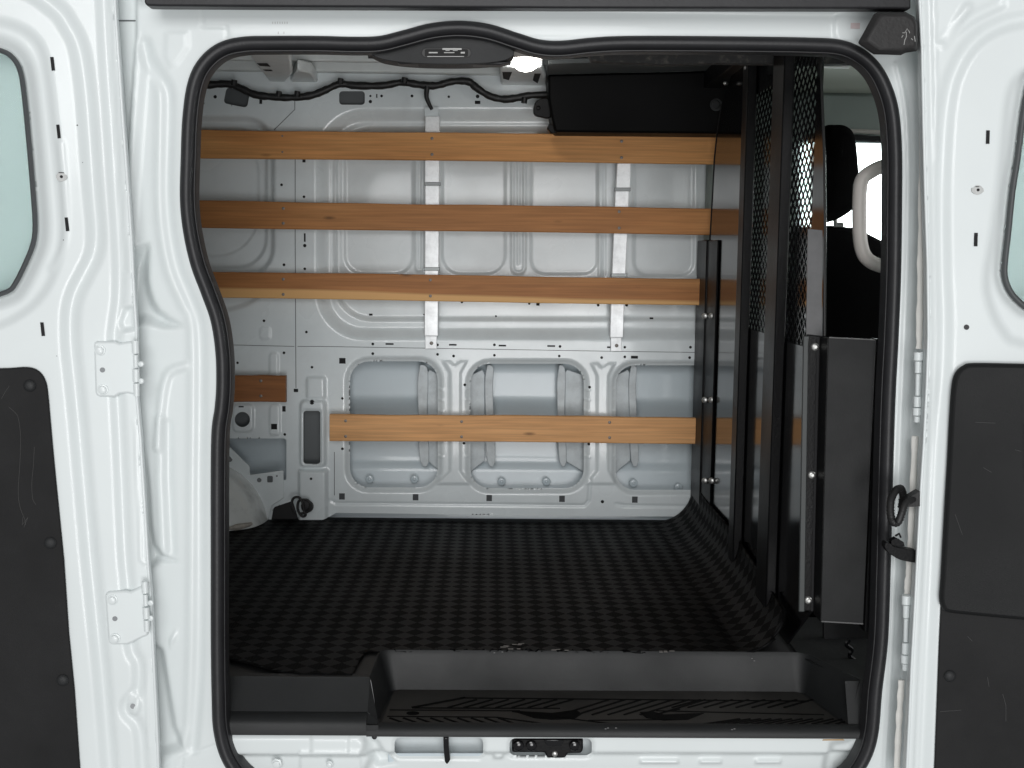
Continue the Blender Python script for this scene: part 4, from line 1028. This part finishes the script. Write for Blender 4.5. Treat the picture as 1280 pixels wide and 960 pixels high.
Ledge = [(142, -40), (144, 15), (147, 60), (150, 100), (155, 170), (160, 240), (164, 300), (168, 380), (170, 410), (171, 500), (175, 545), (181, 640), (185, 710), (188, 745), (191, 810), (194, 870), (197, 935), (199, 1015), (-90, 1015), (-90, -40)]
Lwin = cat([(-90, 52), (-30, 56), (0, 62), (14, 71), (23, 88), (28, 120), (34, 180), (39, 240), (41.5, 280), (39, 305), (29, 330), (17, 354), (6, 365), (-30, 374), (-90, 376)], n=3)
lf = [
    ('bead', Lg1, -.0085, .019), ('bead', Lg2, -.006, .015),
    ('in', cat([(-120, 15), (-20, 17), (20, 24), (46, 40), (60, 62), (68, 100), (76, 170), (84, 250), (86, 300), (76, 340), (60, 372), (30, 400), (-20, 420), (-120, 425)], True, 3), -.009, .020),
    ('out', Lwin+[(-140, 376), (-140, 52)], -.016, .028),
    ('bead', cat([(64, 335), (72, 322), (80, 300), (82, 260), (76, 180)], n=3), .002, .010),
    ('in', rr(-60, 448, 66, 1030, 10), .0, .01),
    ('in', [(146, 404), (152, 382), (170, 380), (172, 414), (150, 418)], -.010, .010),
    ('bead', [(146, 15), (149, 60), (154, 160), (160, 260), (163, 340), (166, 345)], .0022, .0022), ('bead', [(137, 15), (140, 80), (146, 180), (152, 280), (156, 340)], -.0018, .0022),
    ('bead', [(168, 525), (171, 580), (176, 700), (181, 704)], .0022, .0022), ('bead', [(182, 825), (186, 935)], .0022, .0022),
    ('in', cat([(158, 870), (170, 864), (178, 882), (170, 896), (158, 892)], True, 3), .004, .006),
    ('bead', [(93, 460), (93, 1000)], 0, .01),
]
ld, LH = door('rear_side_door', fl_, Ledge, lf, (-90, 205, -42, 1016), Lwin+[(-200, 376), (-200, 52)], 'white barn door folded back at the left with dark lower trim and two hinges')
def on(fr, H, px, py, e=0.0): return surf(px, py, fr, H, e)
def stuck(par, name, m_, fr, H, px, base=None, th=.004, bevel=0):
    E = [fr.uv(x, y) for x, y in px]
    if base is None:
        base = float(np.max(H(np.array([e[0] for e in E]), np.array([e[1] for e in E]))))
    b = MB(); b.prism([fr.w(u, v, base) for u, v in E], fr.N*th); return b.build(name, m_, par, bevel=bevel)
# left glass and its rubber
b = MB(); E = [fl_.uv(x, y) for x, y in Lwin+[(-140, 376), (-140, 52)]]; b.prism([fl_.w(u, v, -.022) for u, v in E], fl_.N*.003); b.build('window_pane', GLASS, ld)
b = MB(); b.tube([fl_.w(*fl_.uv(x-.5, y), -.014) for x, y in Lwin], .0040, 8, ry=.006); b.build('window_seal', mat('grey_window_seal', (.07, .075, .078), .5), ld, smooth=60)
Ltrim = cat([(-90, 458), (0, 460), (35, 458.5), (50, 464), (58, 476), (61, 492), (64, 525), (69, 580), (76, 650), (81, 700)], n=4)+[(87, 790), (94, 860), (101, 960), (105, 1012), (-90, 1012)]
tp = stuck(ld, 'trim_panel', TRIM, fl_, LH, Ltrim, base=.001, th=.005, bevel=.0035)
def clip(par, fr, px, py, base, r=.0098):
    b = MB(); p = fr.w(*fr.uv(px, py), base); b.lathe(p, fr.N, [(r, -.001), (r, .0015), (r*.85, .0035), (r*.45, .0055)], 20); b.build('trim_clip', PLAST, par)
for x, y in ((38.5, 481.5), (64, 677.5), (79.5, 848.5)): clip(ld, fl_, x, y, .006)
def scratch(par, fr, base, paths, m_=SCRATCH):
    b = MB()
    for p in paths: b.tube([fr.w(*fr.uv(x, y), base+.0001) for x, y in p], .00028, 4)
    b.build('scratch', m_, par)
scratch(ld, fl_, .006, [cat([(12, 508), (20, 515), (24, 522), (27, 545), (26, 580), (24, 612), (26, 632), (32, 648), (33, 655)], n=4), cat([(44, 558), (43, 580), (41, 602), (42, 622), (46, 630)], n=4), [(3, 498), (8, 489), (13, 482)], [(30, 645), (29, 655), (33, 650), (36, 646), (31, 658)]])
# slots and clips on the painted door
b = MB()
for x, y in ((66, 80), (73.2, 164.5), (84, 280.5), (53.5, 411.5)):
    dx = .8; u = [on(fl_, LH, *q, .0016) for q in ((x-2.3-dx, y-8.6), (x+2.0-dx, y-8.6), (x+2.3+dx, y+8.2), (x-2.0+dx, y+8.6))]; b.add(u, [[0, 1, 2, 3]])
b.build('clip_slot', HOLE, ld, smooth=None)
b = MB(); b.lathe(on(fl_, LH, 77, 221), fl_.N, [(.0075, 0), (.0075, .002), (.004, .0025)], 16); b.pp([(70, 218.5), (83, 218.5), (84, 222), (82, 225.5), (72, 225.5), (70, 222)], on(fl_, LH, 77, 221).y-.002, .002); b.build('spring_clip', mat('clip_grey', (.52, .53, .52), .45), ld)
b = MB(); b.cyl(on(fl_, LH, 77.3, 221, .002), on(fl_, LH, 77.3, 221, .0035), .0023, 12); b.box(on(fl_, LH, 77, 216, .002)-Vector((.004, .0005, .0006)), on(fl_, LH, 77, 216, .002)+Vector((.004, .0005, .0006)))
for x, y, r in ((96.5, 156.5, .0011), (79, 300, .0008), (103, 203, .0006), (71, 445, .0006)): b.cyl(on(fl_, LH, x, y, 0), on(fl_, LH, x, y, .0006), r, 8)
b.build('clip_core', HOLE, ld)
def hinge(par, fr, H, plate, bolts, holep, barrel, yb0):
    E = [fr.uv(x, y) for x, y in plate]
    b = MB(); b.prism([fr.w(u, v, -.004) for u, v in E], fr.N*.010); h = b.build('door_hinge', PAINT, par, bevel=.0035)
    b = MB()
    for x, y in bolts:
        p = fr.w(*fr.uv(x, y), .006); b.lathe(p, fr.N, [(.0088, 0), (.0085, .002), (.0062, .0025), (.0062, .0060), (.005, .0068)], 24)
    x, y0, y1 = barrel[0], barrel[1], barrel[2]; dx = barrel[3]
    k = 4
    for i in range(k):
        ya_ = y0+(y1-y0)*i/k+1; yb2 = y0+(y1-y0)*(i+1)/k-1
        r = (.0056, .0038, .0056, .0048)[i]
        b.cyl(at(x+dx*i/k, ya_, yb0), at(x+dx*(i+1)/k, yb2, yb0), r, 16)
    for yy in (y0+(y1-y0)*.42, y0+(y1-y0)*.72): b.lathe(at(x+8, yy, yb0+.004), (0, -1, 0), [(.0045, 0), (.0045, .004), (.003, .005)], 12)
    b.build('hinge_pin', PAINT, h)
    b = MB(); b.cyl(fr.w(*fr.uv(*holep), .0058), fr.w(*fr.uv(*holep), .0064), .0042, 16); b.build('hinge_hole', mat('grey_hole', (.25, .26, .27), .6), h)
    return h
hinge(ld, fl_, LH, [(118, 428), (122, 426.5), (144, 426.5), (150, 429), (160, 427), (172, 426), (174, 494), (160, 491), (150, 492), (144, 496), (124, 495.5), (120, 492)], ((126, 437.5), (129.5, 486.5)), (129, 462), (169, 425, 496, 2), -.062)
hinge(ld, fl_, LH, [(132, 743), (136, 738.5), (158, 737.5), (164, 739), (177, 732), (184, 730), (186, 793), (178, 796), (166, 802), (160, 804.5), (140, 805), (136, 801)], ((141.5, 748.5), (144.5, 796.5)), (144.5, 772), (181, 726, 790, 3), -.062)
b = MB(); b.cyl(on(fl_, LH, 166.5, 882, 0), on(fl_, LH, 166.5, 882, .0008), .0043, 16); b.build('drain_hole', mat('grey_hole_b', (.30, .31, .32), .6), ld)

# right (front) door
ar_ = math.radians(-6)
fr_ = Fr(at(1160, 480, -.095), (math.cos(ar_), math.sin(ar_), 0), (0, 0, 1))
Redge = [(1149, -40), (1150, 0), (1153, 60), (1155, 160), (1157, 240), (1160, 330), (1161, 420), (1159, 480), (1155, 560), (1151, 620), (1147, 700), (1144, 760), (1140, 830), (1137, 900), (1134, 960), (1132, 1015), (1370, 1015), (1370, -40)]
Rwin = cat([(1370, 60), (1310, 80), (1290, 100), (1281, 140), (1274, 195), (1267, 240), (1262, 290), (1258, 325), (1257.5, 345), (1263, 362), (1274, 376), (1295, 388), (1370, 396)], n=3)
Rg1 = cat([(1370, 14), (1290, 22), (1248, 32), (1215, 55), (1194, 90), (1184, 130), (1179, 190), (1177, 260), (1178, 340), (1180, 400), (1178, 470), (1170, 560), (1164, 700), (1158, 830), (1152, 960), (1150, 1010)], n=4)
rf_ = [
    ('bead', Rg1, -.0065, .018),
    ('bead', [(1160, -30), (1163, 100), (1166, 300), (1168, 420), (1162, 600), (1150, 830), (1143, 1000)], -.003, .004),
    ('bead', [(1167, -30), (1170, 100), (1172, 200)], .002, .003),
    ('in', cat([(1420, 70), (1300, 76), (1268, 90), (1254, 118), (1248, 170), (1241, 240), (1233, 300), (1226, 345), (1230, 380), (1248, 418), (1280, 438), (1420, 450)], True, 3), -.009, .020),
    ('out', Rwin+[(1500, 396), (1500, 60)], -.012, .020),
    ('bead', cat([(1209, 10), (1190, 40), (1178, 55)], n=3), .004, .012), ('bead', cat([(1250, 5), (1210, 25), (1180, 50)], n=3), -.004, .014),
    ('in', [(1176, 757), (1400, 757), (1400, 1030), (1168, 1030)], .0, .01),
]
rd, RH = door('front_side_door', fr_, Redge, rf_, (1130, 1372, -42, 1016), Rwin+[(1500, 396), (1500, 60)], 'white barn door folded back at the right with raised black trim panel')
b = MB(); E = [fr_.uv(x, y) for x, y in Rwin+[(1420, 396), (1420, 60)]]; b.prism([fr_.w(u, v, -.022) for u, v in E], fr_.N*.003); b.build('window_pane', GLASS, rd)
b = MB(); b.tube([fr_.w(*fr_.uv(x+1.5, y), -.012) for x, y in Rwin], .0048, 8, ry=.006); b.build('window_seal', mat('grey_window_seal_b', (.06, .065, .067), .5), rd, smooth=60)
lower = [(1176, 735), (1173, 800), (1170, 880), (1167, 960), (1165, 1012), (1372, 1012), (1372, 735)]
stuck(rd, 'trim_panel', TRIM, fr_, RH, lower, base=.0015, th=.004, bevel=.002)
upper = cat([(1372, 455), (1280, 454), (1216, 453), (1202, 456), (1192, 465), (1187.5, 480), (1185, 510), (1182, 570), (1178, 640), (1173.5, 720), (1172, 745), (1175, 757), (1184, 763), (1230, 768), (1280, 772.5), (1372, 780)], n=4)
TR2 = mat('black_grained_trim', (.009, .0095, .010), .5, spec=.25, bump=.5, bscale=1200, rvar=.08, noise=.15, nscale=6)
stuck(rd, 'upper_trim_panel', TR2, fr_, RH, upper, base=.0015, th=.016, bevel=.007)
b = MB(); b.prism([fr_.w(*fr_.uv(x, y), .0172) for x, y in [(1275, 528), (1278, 524), (1372, 524), (1372, 603), (1278, 603), (1275, 600)]], fr_.N*.001); b.build('pull_pocket', HOLE, rd)
clip(rd, fr_, 1186, 843.5, .0055)
scratch(rd, fr_, .0178, [[(1264, 560), (1272, 562)], [(1190, 640), (1199, 665)], [(1225, 582), (1235, 588)], [(1215, 526), (1240, 527)]], mat('faint_scratch', (.09, .09, .09), .8))
scratch(rd, fr_, .0056, [[(1252, 866), (1256, 880), (1256, 900)], [(1233, 845), (1235, 857)], [(1174, 888), (1200, 886)], [(1208, 794), (1214, 800)]], mat('faint_scratch_b', (.09, .09, .09), .8))
b = MB()
for x, y in ((1234.5, 171.5), (1219.5, 299.5)):
    u = [on(fr_, RH, *q, .0016) for q in ((x-2, y-8.4), (x+2.5, y-8.4), (x+2, y+8.4), (x-2.5, y+8.4))]; b.add(u, [[0, 1, 2, 3]])
b.build('clip_slot', HOLE, rd, smooth=None)
b = MB(); b.lathe(on(fr_, RH, 1222, 237.5), fr_.N, [(.0075, 0), (.0075, .002), (.004, .0025)], 16); pc = on(fr_, RH, 1222, 237.5).y; b.pp([(1215, 235), (1229, 235), (1230, 239), (1226, 242.5), (1218, 242.5), (1214.5, 239)], pc-.002, .002); b.build('spring_clip', mat('clip_grey_b', (.52, .53, .52), .45), rd)
b = MB(); b.cyl(on(fr_, RH, 1222, 237.5, .002), on(fr_, RH, 1222, 237.5, .0035), .0023, 12); b.box(on(fr_, RH, 1222, 233.5, .002)-Vector((.004, .0005, .0006)), on(fr_, RH, 1222, 233.5, .002)+Vector((.004, .0005, .0006)))
b.build('clip_core', HOLE, rd)
b = MB(); b.cyl(on(fr_, RH, 1208, 409, -.001), on(fr_, RH, 1208, 409, .0012), .0042, 16); b.build('rubber_plug', RUBBER, rd)
# hinges and sealer in the right gap
for (x, y0, y1, dx) in ((1148, 440, 528, -2), (1133, 744, 838, -2)):
    h = MB(); hh = (y1-y0)
    for i, (t0_, t1_, r) in enumerate(((.0, .12, .008), (.13, .30, .0055), (.31, .62, .0038), (.63, .78, .0062), (.79, .9, .0075), (.91, 1, .005))):
        h.cyl(at(x+dx*t0_, y0+hh*t0_, -.06), at(x+dx*t1_, y0+hh*t1_, -.06), r, 16)
    h.pp([(x-3, y0+4), (x+9, y0+2), (x+9, y0+hh*.9), (x-2, y0+hh*.9)], -.052, .008)
    h.build('door_hinge', PAINT, rd, bevel=.001)
b = MB()
for pth in ([(1155, 75), (1153, 200), (1151, 330), (1149, 436)], [(1144, 545), (1141, 620), (1137, 700), (1134, 742)], [(1127, 850), (1124, 900), (1121, 965)]):
    b.tube([at(x, y, -.05) for x, y in cat(pth, n=8)], .0055, 8, ry=.003, rf=lambda t: 1+.12*math.sin(t*31)+.1*math.sin(t*77))
b.build('seam_sealer', SEALER, van, smooth=70)

# loose cable ring on the floor by the pillar
b = MB()
cl = cat([(369, 640), (366, 634), (365, 627), (368, 622), (374, 622), (378, 628), (380, 638), (382, 644), (377, 645), (372, 636), (374, 626), (384, 625), (388, 632), (384, 640), (376, 642)], n=6)
b.tube([at(x, y, 1.29) for x, y in cl], .0036, 8); o = b.build('coiled_cable', CABLE, None, smooth=60, origin=tuple(at(377, 640, 1.29)))
tag(o, 'small black coiled cable sitting at the foot of the left wall pillar', 'cable')
b = MB(); b.lathe(at(384, 633, 1.312), (0, -1, 0), [(.018, 0), (.017, .003), (.010, .004)], 20); b.build('pillar_grommet', RUBBER, van)
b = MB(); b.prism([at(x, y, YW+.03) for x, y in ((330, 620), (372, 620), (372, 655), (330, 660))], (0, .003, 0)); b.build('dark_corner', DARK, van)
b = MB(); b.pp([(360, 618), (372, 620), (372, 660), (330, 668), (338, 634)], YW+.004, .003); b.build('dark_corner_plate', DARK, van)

# ============================================================ CAMERA, LIGHT, WORLD
cam = bpy.data.cameras.new('Camera'); co = bpy.data.objects.new('Camera', cam); C.objects.link(co)
co.matrix_world = Matrix.Translation(CAM) @ C2W.to_4x4()
cam.sensor_width = 36; cam.lens = 36*F/1280; cam.clip_end = 200; cam.clip_start = .05
sc.camera = co
w = bpy.data.worlds.new('World'); sc.world = w; w.use_nodes = True
bg = w.node_tree.nodes['Background']; bg.inputs[0].default_value = (.97, .985, 1, 1); bg.inputs[1].default_value = .30
def area(name, loc, tgt, size, power, col=(1, 1, 1), sy=None):
    l = bpy.data.lights.new(name, 'AREA'); l.energy = power; l.size = size; l.color = col
    if sy: l.shape = 'RECTANGLE'; l.size_y = sy
    o = bpy.data.objects.new(name, l); C.objects.link(o); o.location = loc
    o.rotation_euler = (Vector(tgt)-Vector(loc)).to_track_quat('-Z', 'Y').to_euler(); return o
area('softbox_key', (-.3, -5.2, 2.5), (0, .6, 1.1), 2.4, 105, sy=1.6)
area('softbox_fill', (.5, -4.6, .25), (0, .8, 1.3), 1.8, 85)
area('cab_fill_light', (3.6, .5, 1.9), (1.2, .8, 1.3), 1.4, 60)  # added lamp ahead of the van, there to brighten the cab
area('window_light', (1.1, 2.6, 1.6), (1.0, 1.3, 1.3), 1.6, 60)
sc.view_settings.view_transform = 'Standard'; sc.view_settings.look = 'None'; sc.view_settings.exposure = 0; sc.view_settings.gamma = 1
sc.render.engine = 'CYCLES'
